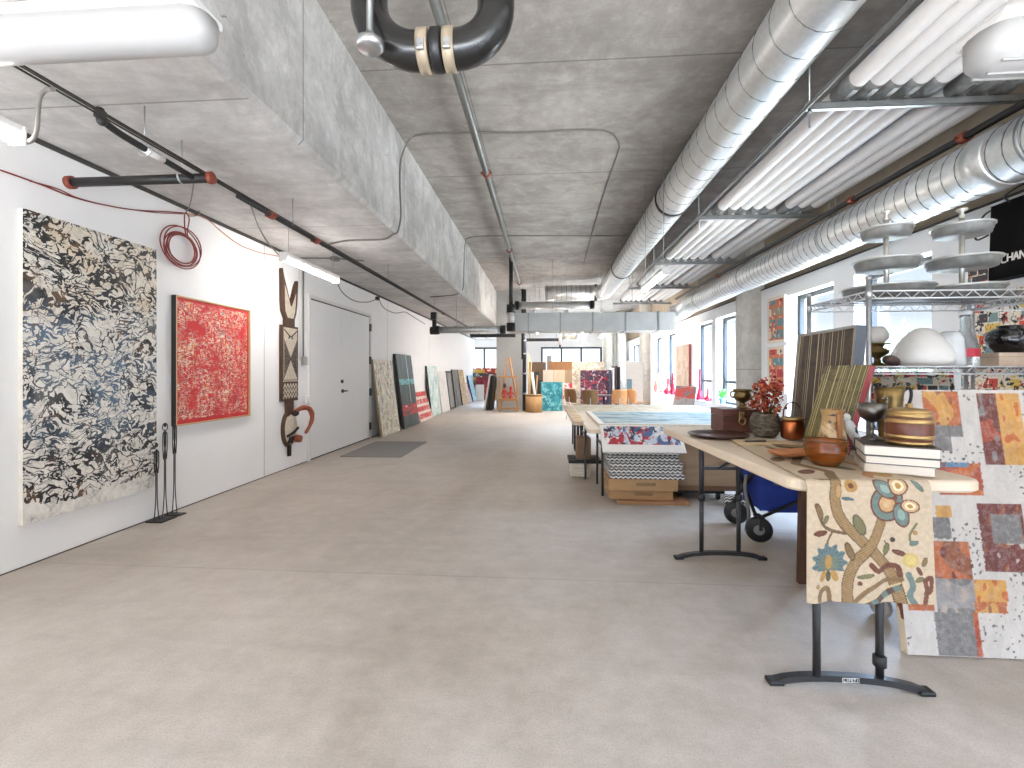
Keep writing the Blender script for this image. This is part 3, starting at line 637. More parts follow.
# ================================================================ PAINTINGS: MATERIALS
def seed(n, k, sc=(1, 1, 1)): return n.map(scale=sc, loc=(k * 3.71, k * 1.93, k * 2.57))
def splat(name, base, layers, rough=.55):
    """layers: (colour, scale, threshold, stretch xyz, distortion)"""
    n = NT(name, rough); c = rgba(base)
    for i, (col, sc, th, st, di) in enumerate(layers):
        f = n.noise(sc, 5, .62, di, seed(n, i + 1 + len(name), st)); mk = n.ramp(f, [(max(0, th - .02), 0), (min(1, th + .02), 1)])
        c = n.mix(mk, c, rgba(col))
    n.color(c); n.bump(n.noise(60, 4), .25, .004); return n.m
def blocks(name, base, cols, sx, sz, layers=(), mort=.0):
    """irregular rectangles of colour"""
    n = NT(name, .55); v = n.map(scale=(sx, 1, sz)); b = n.N.new('ShaderNodeTexBrick')
    w = n.N.new('ShaderNodeCombineXYZ'); s = n.sep(v); n.L(s[0], w.inputs[0]); n.L(s[2], w.inputs[1]); n.L(w.outputs[0], b.inputs['Vector'])
    b.inputs['Scale'].default_value = 1; b.inputs['Mortar Size'].default_value = mort; b.inputs['Color1'].default_value = (0, 0, 0, 1); b.inputs['Color2'].default_value = (1, 1, 1, 1)
    b.inputs['Mortar'].default_value = (.5, .5, .5, 1); b.inputs['Brick Width'].default_value = .62; b.inputs['Row Height'].default_value = .41; b.offset = .37; b.squash = 1.6
    k = len(cols); c = n.ramp(b.outputs['Color'], [(i / k, rgba(q)) for i, q in enumerate(cols)], 'CONSTANT')
    if mort: c = n.mix(b.outputs['Fac'], c, rgba(base))
    for i, (col, sc, th, st, di) in enumerate(layers):
        f = n.noise(sc, 5, .6, di, seed(n, i + 2, st)); c = n.mix(n.ramp(f, [(th - .02, 0), (th + .02, 1)]), c, rgba(col))
    n.color(c); n.bump(n.noise(60, 4), .2, .004); return n.m
def ink_painting():
    n = NT('black_white_painting', .45); warp = n.noise(2.2, 3, .6, 0, out='Color'); wv = n.vadd(n.co(), warp, .42)
    def veins(sc, st, di, width, k):
        v = n.map(wv, scale=st, loc=(k * 2.3, 0, k * 1.7)); r = n.math('ABSOLUTE', n.math('SUBTRACT', n.noise(sc, 2.5, .5, di, v), .5))
        return n.math('LESS_THAN', r, width)
    w1 = n.ramp(n.noise(5, 4, .7), [(.33, .004), (.7, .062)]); w2 = n.ramp(n.noise(4, 4, .65, 0, seed(n, 3)), [(.4, .0), (.72, .05)])
    ink = n.math('MAXIMUM', veins(4.6, (1.15, 1, 2.1), .55, w1, 0), veins(7.5, (1.1, 1, 1.7), .5, w2, 1))
    e = n.vor(1.0, 'DISTANCE_TO_EDGE', n.map(wv, scale=(10, 1, 16))); ink = n.math('MAXIMUM', ink, n.math('LESS_THAN', e, n.ramp(n.noise(6, 4, .7, 0, seed(n, 7)), [(.42, 0), (.72, .12)])))
    ink = n.math('MULTIPLY', ink, n.math('GREATER_THAN', n.noise(24, 4, .7, 0, seed(n, 11)), .40))
    xyz = n.sep(); z = xyz[2]; base = n.ramp(n.noise(11, 6, .75, 1.0), [(.34, srgb(150, 150, 148)), (.46, srgb(216, 212, 203)), (.62, srgb(236, 232, 223))])
    up = n.ramp(n.math('MULTIPLY', z, .45), [(.55, 0), (.75, .7)])
    base = n.mix(n.math('MULTIPLY', up, n.ramp(n.noise(4, 4, .6, .5, seed(n, 9)), [(.42, 0), (.66, 1)])), base, srgb(206, 184, 146))
    blue = n.ramp(n.noise(3.3, 4, .6, .4, seed(n, 12)), [(.40, 0), (.6, 1)])
    midz = n.ramp(n.math('MULTIPLY', z, .45), [(.18, 0), (.32, .8), (.62, .8), (.75, 0)])
    icol = n.mix(n.math('MULTIPLY', blue, midz), srgb(26, 25, 26), srgb(98, 122, 144))
    icol = n.mix(n.math('MULTIPLY', n.ramp(n.noise(7, 4, .6, 0, seed(n, 15)), [(.56, 0), (.66, 1)]), .7), icol, srgb(120, 88, 56))
    icol = n.mix(n.ramp(n.noise(2.6, 3, .6, 0, seed(n, 18)), [(.54, 0), (.64, .55)]), icol, srgb(120, 118, 116))
    edge = n.math('LESS_THAN', z, n.math('MULTIPLY', n.noise(5, 3), .22)); ink = n.math('MULTIPLY', ink, n.math('SUBTRACT', 1.0, edge))
    n.color(n.mix(ink, base, icol)); n.bump(ink, .35, .004); return n.m
def red_painting():
    n = NT('red_painting', .5); c = n.ramp(n.noise(7, 5, .6, .4), [(.3, srgb(176, 22, 28)), (.6, srgb(204, 36, 38)), (.8, srgb(212, 76, 66))])
    xyz = n.sep(); w1 = n.noise(5, 3, .6, out='Color')
    mk = lambda a, lo, hi: n.ramp(a, [(lo, 0), (hi, 1)])
    inx = n.math('MULTIPLY', n.math('LESS_THAN', n.math('ABSOLUTE', xyz[0]), .53), n.math('MULTIPLY', n.math('GREATER_THAN', xyz[2], .04), n.math('LESS_THAN', xyz[2], 1.22)))
    dens = n.math('MULTIPLY', inx, mk(n.noise(4.5, 4, .6, 0, seed(n, 2)), .38, .56))
    for k, (col, sc, lo) in enumerate([((222, 140, 116), 10, .54), ((226, 206, 184), 16, .55), ((222, 172, 104), 12, .60), ((140, 140, 138), 13, .59), ((60, 48, 46), 17, .62), ((234, 220, 208), 20, .58), ((206, 44, 48), 8, .56)]):
        st = (1, 1, 2.4) if k % 2 else (2.2, 1, 1)
        c = n.mix(n.math('MULTIPLY', dens, mk(n.noise(sc, 3, .6, 1.4, seed(n, 4 + k, st)), lo, lo + .03)), c, srgb(*col))
    n.color(c); n.bump(n.noise(50, 4), .3, .004); return n.m
def stripes_painting(name, base, cols, sc=22, green=False):
    n = NT(name, .5); wv = n.vadd(n.co(), n.noise(3, 3, .5, 0, out='Color'), .02); f = n.noise(1, 6, .8, 0, n.map(wv, scale=(sc * 2.4, 1, 14)))
    c = n.ramp(f, [(.3 + .4 * i / (len(cols) - 1), rgba(q)) for i, q in enumerate(cols)])
    hb = n.noise(1, 3, .6, 0, n.map(wv, scale=(3, 1, 16), loc=(2, 0, 5))); c = n.mix(n.ramp(hb, [(.56, 0), (.64, .6)]), c, rgba(cols[0]))
    for k, (q, th) in enumerate(((.8, .63), (1.7, .64), (2.6, .67))):
        g = n.noise(1, 2, .5, 0, n.map(wv, scale=(sc * 1.9 * q + 8, 1, .35), loc=(k * 3 + 4, 0, k))); c = n.mix(n.ramp(g, [(th - .02, 0), (th, .9)]), c, rgba(base))
    n.color(c); n.bump(f, .3, .005); return n.m

EDGE_W = plain('canvas_edge', (222, 216, 206), .7); EDGE_K = plain('dark_edge', (58, 56, 54), .6); EDGE_RED = plain('red_edge', (150, 62, 66), .6)
WOODF = wood('pale_wood_frame', (204, 170, 122), (226, 198, 156), axis='Z'); BACK = plain('canvas_back', (150, 132, 108), .8)
def canvas_mesh(w, h, t):
    m = MB(); vs = [(-w / 2, -t, 0), (w / 2, -t, 0), (w / 2, -t, h), (-w / 2, -t, h), (-w / 2, 0, 0), (w / 2, 0, 0), (w / 2, 0, h), (-w / 2, 0, h)]
    m.add(vs, [(0, 1, 2, 3), (5, 4, 7, 6), (4, 0, 3, 7), (1, 5, 6, 2), (3, 2, 6, 7), (4, 5, 1, 0)]); m.mi = [0, 1, 1, 1, 1, 1]; return m
def canvas(label, w, h, t, face, edge=EDGE_W, group=None, name='painting', cat='painting'):
    return tag(canvas_mesh(w, h, t).build(name, [face, edge]), label, cat, group)
def framed(label, w, h, t, face, fm, fw=.03, lip=.008, group=None, name='framed_painting', cat='painting', edge=EDGE_W, side=None):
    """canvas in a frame: w, h are outer sizes; front of the frame stands lip proud of the canvas"""
    r = thing(name, label, cat, group=group)
    m = MB(); m.bb(-w / 2, -w / 2 + fw, -t, 0, 0, h); m.bb(w / 2 - fw, w / 2, -t, 0, 0, h); m.bb(-w / 2 + fw, w / 2 - fw, -t, 0, 0, fw); m.bb(-w / 2 + fw, w / 2 - fw, -t, 0, h - fw, h)
    m.mi = [0] * len(m.mi)
    if side:
        # outer faces take the side material
        for i, f in enumerate(m.f):
            ps = [m.v[k] for k in f]
            if all(abs(p.x + w / 2) < 1e-6 for p in ps) or all(abs(p.x - w / 2) < 1e-6 for p in ps) or all(abs(p.z - h) < 1e-6 for p in ps) or all(abs(p.z) < 1e-6 for p in ps): m.mi[i] = 1
    m.build('frame', [fm, side or fm], r)
    c = canvas_mesh(w - 2 * fw - .002, h - 2 * fw - .002, t - lip - .004).build('canvas', [face, edge], r); c.location = (0, -.004, fw + .001)
    return r
def wall_left_hang(o, y, z, gap=.002): return lean(o, (XL + gap, y, z), PI / 2, 0)
def wall_lean(o, y, xb, h): return lean(o, (xb, y, 0), PI / 2, math.asin(min(.5, (xb - XL - .004) / h)))

# ================================================================ LEFT WALL
o = canvas('tall black and white abstract painting with veined brushwork, on the left wall', 1.10, 2.19, .035, ink_painting()); wall_left_hang(o, 3.49, .30)
o = framed('red abstract painting in a thin pale frame, on the left wall', 1.14, 1.28, .05, red_painting(), plain('pale_gold_frame', (206, 178, 134), .5), .014, .02, side=plain('dark_frame_side', (36, 33, 28), .6)); wall_left_hang(o, 4.82, .83)
# three thin iron figures on one slab each
for k, (px, py, bx) in enumerate([(156.5, 441, 149), (165, 420, 158), (174.5, 413, 169)]):
    X_ = XL + .10; hd = on_x(px, py, X_); lab = ['shortest, beside the black and white painting', 'middle one of the three', 'tallest, beside the red painting'][k]
    t = thing('iron_figure', 'thin black iron stick figure by the left wall, ' + lab, 'sculpture', (X_, hd.y, 0), 0, 'thin iron figures')
    H_ = hd.z; m = MB(); m.bb(-.07, .085, -.045, .045, 0, .012, .003); m.build('base', BLACK_IRON, t)
    m = MB()
    for s in (-1, 1): m.tube(cr([(0, s * .03, .012), (0, s * .018, H_ * .12), (0, s * .008, H_ * .3), (0, s * .007, H_ * .62), (0, s * .004, H_ * .7)], 4), .0042, 6)
    m.tube(cr([(0, 0, H_ * .62), (0, 0, H_ * .75), (0, 0, H_ * .9)], 4), [.006] * 4 + [.0095] * 4 + [.005], 8)
    for s in (-1, 1): m.tube(cr([(0, 0, H_ * .88), (0, s * .022, H_ * .86), (0, s * .024, H_ * .72), (0, s * .016, H_ * .6)], 4), .0045, 6)
    m.build('body', BLACK_IRON, t)
    m = MB(); m.ball((0, 0, H_ * .95), .014, (.9, .9, 1.5), 10); m.build('head', BLACK_IRON, t)
    if k == 1:
        m = MB(); m.tube([(0, .03 * math.cos(a) + .0, H_ * .93 + .035 * math.sin(a)) for a in [2 * PI * i / 16 for i in range(16)]], .004, 5, closed=True); m.build('hoop', BLACK_IRON, t)

# carved plank mask: horned crest, patterned board, round face with a curved beak horn
MKW = plain('mask_white', (196, 184, 166), .8, var=.16, bump=.2); MKB = wood('mask_brown', (58, 40, 30), (96, 68, 48), 5, 'Z', .7); MKR = wood('mask_rust', (120, 58, 36), (156, 82, 54), 5, 'Z', .6); MKD = plain('mask_black', (40, 32, 28), .8)
my = on_x(290, 372, XL + .04).y
t = thing('plank_mask', 'tall carved plank mask with forked horns and curved beak, beside the double door', 'mask', (XL + .001, my, 0))
def mz(py): return on_x(290, py, XL + .04).z
z0, z1, z2, z3, z4 = mz(450), mz(412), mz(401), mz(326), mz(319)
ztL, ztR, zn = mz(271), mz(278.5), mz(303)
hw = .205
def yz(pts): return [(0, a * 1.25, b) for a, b in pts]
horn = yz([(-.09, z4 - .01), (-.145, z4 + .09), (-.16, z4 + .22), (-.165, ztL - .02), (-.155, ztL), (-.13, ztL - .1), (-.02, zn + .05), (.0, zn - .02), (.035, zn + .02), (.11, ztR - .08), (.15, ztR), (.158, ztR - .03), (.14, z4 + .22), (.12, z4 + .09), (.08, z4 - .01)])
m = MB(); m.prism(horn, (.05, 0, 0)); m.build('crest', MKB, t)
inn = yz([(-.06, z4 + .01), (-.105, z4 + .1), (-.115, z4 + .24), (-.118, ztL - .22), (-.02, zn + .0), (.0, zn - .06), (.03, zn - .03), (.108, ztR - .2), (.1, z4 + .22), (.085, z4 + .1), (.05, z4 + .01)])
m = MB(); m.prism([(.05, a, b) for _, a, b in inn], (.004, 0, 0)); m.build('crest_inlay', MKW, t)
m = MB(); m.bb(.0, .05, -.12, .11, z3 - .02, z4 + .01, .004); m.build('neck', MKB, t)
bd = m = MB(); m.bb(0, .045, -hw, hw, z2, z3, .004); m.build('board', MKB, t)
m = MB(); m.bb(.045, .049, -hw + .035, hw - .035, z2 + .30, z3 - .03); m.build('board_inlay', MKW, t)
m = MB(); zc0, zc1 = z2 + .33, z3 - .2; zm = (zc0 + zc1) / 2; yb = hw - .04
for k in range(8):
    q = k / 8; dz_ = (zc1 - zc0) / 2
    for s in (-1, 1):
        for e_ in (-1, 1): m.bar((.05, s * yb, zm + e_ * dz_ * (1 - q)), (.05, s * yb * q, zm), .009, .004, up=(1, 0, 0))
for s in (-1, 1): m.bar((.05, s * .025, zc1 + .06), (.05, s * .055, zc1 + .02), .014, .004, up=(1, 0, 0)); m.bar((.05, s * .02, zc1 + .02), (.05, s * .05, zc1 + .07), .012, .004, up=(1, 0, 0))
m.tube(cr([(.05, -yb, z3 - .06), (.05, -.05, zc1 + .07), (.05, .0, zc1 + .05), (.05, .05, zc1 + .07), (.05, yb, z3 - .06)], 4), .008, 6); m.build('drawn_lines', MKD, t)
m = MB(); m.bb(.045, .05, -hw + .02, hw - .02, z2 + .275, z2 + .29)
zz0, zz1 = z2 + .04, z2 + .25
for r_ in range(3):
    for k in range(5):
        a = -hw + .03 + k * (2 * hw - .06) / 5; b = a + (2 * hw - .06) / 10; c_ = a + (2 * hw - .06) / 5; zq = zz0 + (zz1 - zz0) * r_ / 3; up = (zz1 - zz0) / 3.1
        m.bar((.048, a, zq), (.048, b, zq + up), .015, .005, up=(1, 0, 0)); m.bar((.048, b, zq + up), (.048, c_, zq), .015, .005, up=(1, 0, 0))
m.build('zigzag_band', MKW, t)
m = MB(); m.bb(0, .05, -.07, .08, z1 - .06, z2 + .005); m.build('throat', MKB, t)
fc, fz, fr = .02, (z0 + z1) / 2 + .03, (z1 - z0) / 2 * .98
m = MB(); m.lathe([(0, .07), (fr * .45, .066), (fr * .75, .05), (fr * .93, .03), (fr, .0), (0, -.0)], n=32, axis=(1, 0, 0)); 
for v in m.v: v.y = v.y * .72 + fc; v.z = v.z + fz
m.build('face', MKB, t)
m = MB(); m.lathe([(0, .076), (fr * .42, .072), (fr * .7, .057), (fr * .84, .044), (fr * .84, .03)], n=32, axis=(1, 0, 0))
for v in m.v: v.y = v.y * .70 + fc; v.z = v.z + fz
m.build('face_paint', MKW, t)
m = MB(); m.bar((.07, fc - fr * .55, fz - .09), (.085, fc, fz - .05), .03, .02, up=(1, 0, 0)); m.bar((.085, fc, fz - .05), (.07, fc + fr * .55, fz), .03, .02, up=(1, 0, 0))
for k in range(5): m.bar((.066, fc - fr * .5 + k * .03, fz - .2), (.08, fc - .09 + k * .035, fz - .1), .008, .012, up=(1, 0, 0))
m.build('face_lines', MKD, t)
m = MB(); bp = [(.06, fc + .02, z1 - .02), (.16, fc + .08, z1 + .05), (.22, fc + .17, z1 + .03), (.24, fc + .215, z1 - .08), (.22, fc + .2, z1 - .2), (.18, fc + .13, z1 - .32)]
m.tube(cr(bp, 5), [.03] * 5 + [.036] * 10 + [.03] * 5 + [.024] * 5 + [.014], 12); m.build('beak_horn', MKR, t)
m = MB(); m.ball((.09, fc + .03, z1 - .02), .05, (1, 1, .9), 12); m.build('horn_root', MKD, t)
m = MB(); m.lathe([(.03, 0), (.055, .02), (.05, .08), (.04, .1), (.03, .1)], (.06, fc + .06, fz - .14), 16, axis=(1, .3, -.2)); m.build('mouth', MKR, t)
m = MB(); m.bb(0, .035, fc - .03, fc + .03, z0 - .09, z0 + .06, .006); m.build('chin_peg', MKD, t)

# floor mat by the door
m = MB(); m.bb(-1.0, 0, 0, 1.62, 0, .012, .004)
n = NT('grey_mat', .95); n.color(n.ramp(n.noise(140, 3), [(.3, srgb(122, 118, 114)), (.7, srgb(150, 146, 142))])); n.bump(n.noise(200, 2), .5, .004)
tag(m.build('floor_mat', n.m, loc=(-2.30, 7.22, 0)), 'flat grey rectangular mat on the floor before the double door', 'mat')

# canvases leaning along the left wall, from the door on
o = canvas('cream canvas with pastel dabs leaning on the wall just past the door', 1.14, 1.63, .05, splat('pastel_dabs', (214, 205, 186), [((150, 160, 140), 9, .56, (1, 1, .6), .8), ((196, 150, 110), 10, .6, (1, 1, .6), .8), ((120, 140, 156), 10, .62, (1, 1, .6), 1), ((234, 228, 214), 8, .57, (1, 1, .6), .6), ((110, 100, 84), 14, .65, (1, 1, .5), 1)]), BACK); wall_lean(o, 9.95, -3.419, 1.63)
n = NT('teal_dark_painting', .4); xyz = n.sep(); c = n.ramp(n.noise(2.5, 5, .6, .6, n.map(scale=(3, 1, .8))), [(.3, srgb(34, 50, 54)), (.55, srgb(62, 84, 88)), (.75, srgb(96, 112, 112))])
c = n.mix(n.math('MULTIPLY', n.math('LESS_THAN', xyz[2], .56), n.math('MULTIPLY', n.math('GREATER_THAN', xyz[2], .3), n.ramp(n.noise(7, 4, .6, .6, seed(n, 2, (.6, 1, 3))), [(.44, 0), (.5, 1)]))), c, srgb(196, 44, 48))
c = n.mix(n.math('MULTIPLY', n.math('LESS_THAN', n.math('ABSOLUTE', n.math('SUBTRACT', xyz[2], 1.12)), .07), n.ramp(n.noise(4, 4, .6, .5, seed(n, 5, (.5, 1, 2))), [(.4, 0), (.52, .8)])), c, srgb(104, 184, 190))
c = n.mix(n.math('MULTIPLY', n.math('LESS_THAN', n.math('ABSOLUTE', n.math('ADD', xyz[0], -.16)), .02), n.math('GREATER_THAN', xyz[2], .6)), c, srgb(170, 206, 206)); n.color(c)
o = canvas('tall dark teal canvas with a red smear near its foot, leaning on the wall', 1.25, 1.80, .06, n.m, EDGE_K); wall_lean(o, 11.42, -3.399, 1.8)
m = MB(); m.bb(-.06, .06, -.006, 0, 0, .035); o2 = m.build('white_label', WHITE_PLASTIC, o); o2.location = (-.3, -.0601, .5)
n = NT('red_script_painting', .5); c = n.ramp(n.noise(6, 4), [(.3, srgb(226, 212, 200)), (.7, srgb(214, 190, 178))]); xyz = n.sep()
rowm = n.math('GREATER_THAN', n.math('FRACT', n.math('MULTIPLY', xyz[2], 4.9)), .38); c = n.mix(n.math('MULTIPLY', rowm, n.ramp(n.noise(6, 4, .7, 1.2, seed(n, 3, (1.6, 1, 1))), [(.42, 0), (.46, 1)])), c, srgb(196, 32, 40)); n.color(c)
o = canvas('small white canvas with rows of red marks leaning between taller canvases', 1.35, .84, .05, n.m, EDGE_W); wall_lean(o, 12.85, -3.373, .84)
o = canvas('pale teal canvas with a dark edge leaning past the small red and white one', 1.25, 1.55, .05, splat('pale_teal', (206, 218, 214), [((168, 196, 194), 3, .5, (1, 1, .6), .6), ((232, 236, 232), 6, .58, (1, 1, .7), .8)]), EDGE_K); wall_lean(o, 14.35, -3.458, 1.55)
o = canvas('white canvas leaning second past the small red and white one', 1.25, 1.38, .05, splat('off_white', (228, 224, 220), [((206, 204, 204), 4, .58, (1, 1, .7), .6), ((196, 180, 176), 9, .68, (1, 1, 1), .6)]), EDGE_W); wall_lean(o, 15.72, -3.452, 1.38)
o = framed('grey canvas in a dark frame leaning third past the small red and white one', .85, 1.4, .05, splat('grey_paint', (140, 138, 132), [((110, 108, 104), 4, .55, (1, 1, .7), .6)]), EDGE_K, .07); wall_lean(o, 16.85, -3.452, 1.4)
o = canvas('dark grey canvas leaning between the dark frame and the tan canvas', 1.1, 1.46, .05, splat('dark_grey_paint', (112, 112, 110), [((84, 82, 80), 4, .55, (1, 1, .7), .6), ((140, 138, 134), 5, .6, (1, 1, .7), .6)]), EDGE_K); wall_lean(o, 18.0, -3.452, 1.46)
o = canvas('tan patterned canvas leaning on the wall near the far end', 1.2, 1.46, .05, splat('tan_paint', (178, 154, 118), [((120, 96, 70), 6, .55, (1, 1, .7), .8), ((210, 190, 156), 7, .6, (1, 1, .7), .8)]), EDGE_K); wall_lean(o, 19.25, -3.412, 1.46)
o = canvas('small pinkish canvas leaning low between the tan and the blue canvases', .95, .92, .04, splat('pink_grey', (190, 170, 168), [((140, 110, 120), 6, .55, (1, 1, 1), .8), ((220, 200, 190), 7, .58, (1, 1, 1), .8)]), EDGE_W); wall_lean(o, 20.42, -3.373, .92)
o = canvas('light blue canvas leaning last along the left wall', 1.2, 1.22, .05, splat('light_blue', (132, 170, 192), [((170, 198, 212), 4, .52, (1, 1, .7), .6), ((96, 140, 168), 5, .6, (1, 1, .7), .6)]), plain('dark_blue_edge', (50, 66, 90), .6)); wall_lean(o, 21.6, -3.346, 1.22)
# ================================================================ FAR END OF THE ROOM
def stand(o, px0, px1, y, a=.06, z=0, x0=None):
    """stand a thing facing the camera at depth y, centred between two sight lines"""
    x = (on_y(px0, 372, y).x + on_y(px1, 372, y).x) / 2; return lean(o, (x, y, z), 0, a)
def wpx(px0, px1, y): return on_y(px1, 372, y).x - on_y(px0, 372, y).x
def hpy(py, y): return on_y(512, py, y).z
Y_ = 22.85
o = canvas('bright yellow, red and blue collage leaning high before the far left windows', wpx(472.5, 497, Y_), 1.55, .05, blocks('collage_bright', (190, 160, 80), [(200, 160, 60), (170, 40, 50), (70, 110, 140), (214, 196, 150), (60, 60, 64), (200, 180, 90)], 1.2, 2.2, [((236, 220, 180), 5, .6, (1, 1, 1), .8), ((40, 50, 60), 6, .64, (1, 1, 1), .8)]), EDGE_W); stand(o, 472.5, 497, Y_, .05); 
o = canvas('maroon red canvas standing on the floor below the far left windows', wpx(476, 492, 22.5), 1.12, .05, splat('maroon_red', (150, 40, 56), [((96, 30, 44), 5, .52, (1, 1, 1.6), .8), ((206, 120, 130), 7, .62, (1, 1, 2), .9)]), EDGE_W); stand(o, 476, 492, 22.5, .08)
o = canvas('small white canvas with pink dots at the foot of the maroon one', wpx(475.5, 484, 22.25), .75, .05, splat('white_dots', (224, 220, 216), [((196, 120, 110), 9, .66, (1, 1, 1), .3)]), EDGE_W); stand(o, 475.5, 484, 22.25, .07)
# boards leaning on the grey column
for k, (lab, mt) in enumerate([('white board leaning edge-on against the grey column', EDGE_W), ('black board leaning edge-on between white and brown boards', BLACK), ('dark brown board leaning edge-on nearest the grey column', plain('umber_board', (70, 58, 50), .7))]):
    b = on_z(488.5 + 3.0 * k, 411, 0); m = MB(); m.bb(-.45, .45, -.055, 0, 0, 1.28 - .04 * k)
    o = tag(m.build('art_board', mt), lab, 'board'); o.matrix_world = Matrix.Translation((xa - .37 + .105 * k, 16.75, 0)) @ Matrix.Rotation(-PI / 2, 4, 'Z') @ Matrix.Rotation(-.15 + .02 * k, 4, 'X')
# easel with red sculptures
EW = wood('easel_wood', (176, 122, 74), (208, 158, 106), 6, 'Z')
ey = 15.9; ex = (on_y(498, 380, ey).x + on_y(518.5, 380, ey).x) / 2; hw_ = wpx(499, 517, ey) / 2
t = thing('easel', 'wooden painting easel standing before the grey column', 'easel', (ex, ey, 0)); H_ = hpy(357, ey)
m = MB()
for s in (-1, 1): m.bar((s * hw_, 0, .0), (s * hw_ * .96, .05, hpy(380, ey)), .05, .05)
m.build('upright', EW, t)
for s in (-1, 1):
    m = MB(); m.bar((s * hw_ * .5, .02, hpy(378, ey)), (s * .03, .1, H_), .05, .04); m.build('mast', EW, t)
for s in (-1, 1):
    m = MB(); m.bar((s * hw_, .55, 0), (s * hw_ * .3, .08, H_ * .82), .045, .045); m.build('back_leg', EW, t)
m = MB(); m.bb(-hw_ - .03, hw_ + .03, -.05, .0, hpy(377, ey) - .03, hpy(377, ey) + .03); m.build('top_bar', EW, t)
m = MB(); m.bb(-hw_ - .02, hw_ + .02, -.17, .03, hpy(398, ey) - .03, hpy(398, ey)); m.build('tray', EW, t)
m = MB(); m.bb(-hw_, hw_, -.02, .03, .08, .14); m.bb(-hw_, hw_, -.02, .03, hpy(398, ey) - .1, hpy(398, ey) - .03); m.build('bottom_rail', EW, t)
RS = plain('red_sculpture_paint', (176, 58, 36), .5)
for k, (px, py) in enumerate(((505, 383), (511, 386))):
    tz_ = hpy(398, ey); hh = hpy(py, ey) - tz_; o = thing('red_figurine', ['taller red figurine with dark head on the easel tray', 'shorter red figurine on the right of the easel tray'][k], 'figurine', (on_y(px, 390, ey).x, ey - .08, tz_))
    m = MB(); m.lathe([(.0, 0), (.085, 0), (.075, .04), (.04, .1), (.066, .22), (.035, hh * .62), (0, hh * .66)], n=14); m.build('body', RS, o)
    m = MB(); m.tube(cr([(-.04, 0, hh * .5), (-.095, 0, hh * .3), (-.08, 0, .1)], 4), .025, 8); m.build('arm', RS, o)
    m = MB(); m.tube(cr([(.04, 0, hh * .5), (.095, 0, hh * .34), (.085, 0, .12)], 4), .025, 8); m.build('arm', RS, o)
    m = MB(); m.ball((0, 0, hh * .82), .055, (1, 1, 1.6), 12); m.build('head', [plain('figurine_head', (60, 40, 34), .5), RS][k], o)
# cardboard drum full of rolls
CARD = plain('cardboard', (178, 142, 100), .8, var=.07, scale=8); KRAFT = wood('drum_kraft', (158, 116, 70), (196, 156, 106), 5, 'Z', .7)
dy_ = 15.8; dx_ = on_y(533.8, 372, dy_).x; dr = wpx(525.5, 542.5, dy_) / 2; dh = hpy(394.5, dy_)
t = thing('drum', 'round tan drum on the floor holding rolls and slats', 'drum', (dx_, dy_, 0))
m = MB(); m.lathe([(0, 0), (dr, 0), (dr, dh), (dr - .02, dh), (dr - .02, .03), (0, .03)], n=32); m.build('body', KRAFT, t)
m = MB(); m.lathe([(dr, dh - .05), (dr + .012, dh - .045), (dr + .012, dh + .005), (dr - .02, dh + .005)], n=32); m.build('rim', plain('drum_rim', (150, 112, 72), .6), t)
for k, (x, y, lx, ly, hh, r_, c_, lab) in enumerate([(-.16, -.12, -.17, .10, 1.95, .03, (196, 172, 132), 'tall tan slat leaning in the tan drum, nearest the black pipes'), (-.17, .08, -.07, .19, 1.7, .028, (168, 138, 96), 'brown slat leaning in the tan drum beside the tall tan one'), (.10, -.14, -.04, -.17, 1.35, .045, (236, 232, 226), 'white paper roll leaning steeply in the tan drum'), (.03, .12, .14, .10, 1.25, .03, (150, 118, 84), 'short brown roll standing at the back of the tan drum')]):
    m = MB(); p1 = (lx - .02, ly, hh - .02); m.cyl((0, 0, 0), (p1[0] - x, p1[1] - y, hh - .04), r_, n=12)
    tag(m.build('paper_roll', plain('roll_%d' % k, c_, .7), loc=(dx_ + x, dy_ + y, .045)), lab, 'roll')
m = MB(); bx_ = on_y(524.3, 372, 16.25).x
t = thing('black_standpipe', 'black upright pipes with clamps beside the grey column', 'pipe', (bx_, 16.3, 0))
m = MB(); m.cyl((0, 0, 0), (0, 0, Z_SLAB), .07, n=16); m.build('pipe', plain('navy_pipe', (36, 40, 52), .4), t)
m = MB(); m.cyl((-.06, -.12, 1.8), (-.06, -.12, Z_SLAB), .04, n=10); m.build('pipe', BLACK_IRON, t)
for zz in (.6, 1.3, 2.0, 2.45, 2.9):
    m = MB(); m.lathe([(.072, -.03), (.09, -.03), (.09, .03), (.072, .03)], (0, 0, zz), 16); m.build('clamp', ZINC, t)
# stored boards and pictures
def board(lab, px0, px1, pyt, y, mt, th=.04, a=.05, name='panel', cat='panel', edge=None):
    h = hpy(pyt, y); w = wpx(px0, px1, y); m = canvas_mesh(w, h, th); o = tag(m.build(name, [mt, edge or mt]), lab, cat); stand(o, px0, px1, y, a); return o
BRN = lambda nm, a, b: wood(nm, a, b, 4, 'Z', .7)
board('dark brown panel leaning behind the tan drum', 528.5, 546, 362, 17.3, BRN('panel_umber', (84, 66, 50), (112, 88, 68)))
board('near-black narrow panel leaning in front of the dark brown one', 534, 539, 372, 17.0, plain('panel_black', (48, 44, 42), .6))
board('black narrow panel just left of the turquoise canvas', 538.2, 542.5, 380, 16.75, plain('panel_black2', (40, 38, 40), .5))
o = board('wide brown plywood sheet standing behind the row of tan panels', 549, 572.5, 361.5, 17.6, BRN('ply_brown', (150, 102, 62), (178, 130, 88)))
board('pale beige panel, leftmost of the row behind the turquoise canvas', 543, 553.3, 370, 17.1, BRN('panel_beige', (196, 184, 166), (212, 200, 184)))
board('light tan panel, middle of the row behind the turquoise canvas', 553.6, 565, 370, 17.1, BRN('panel_tan', (182, 162, 134), (200, 182, 156)))
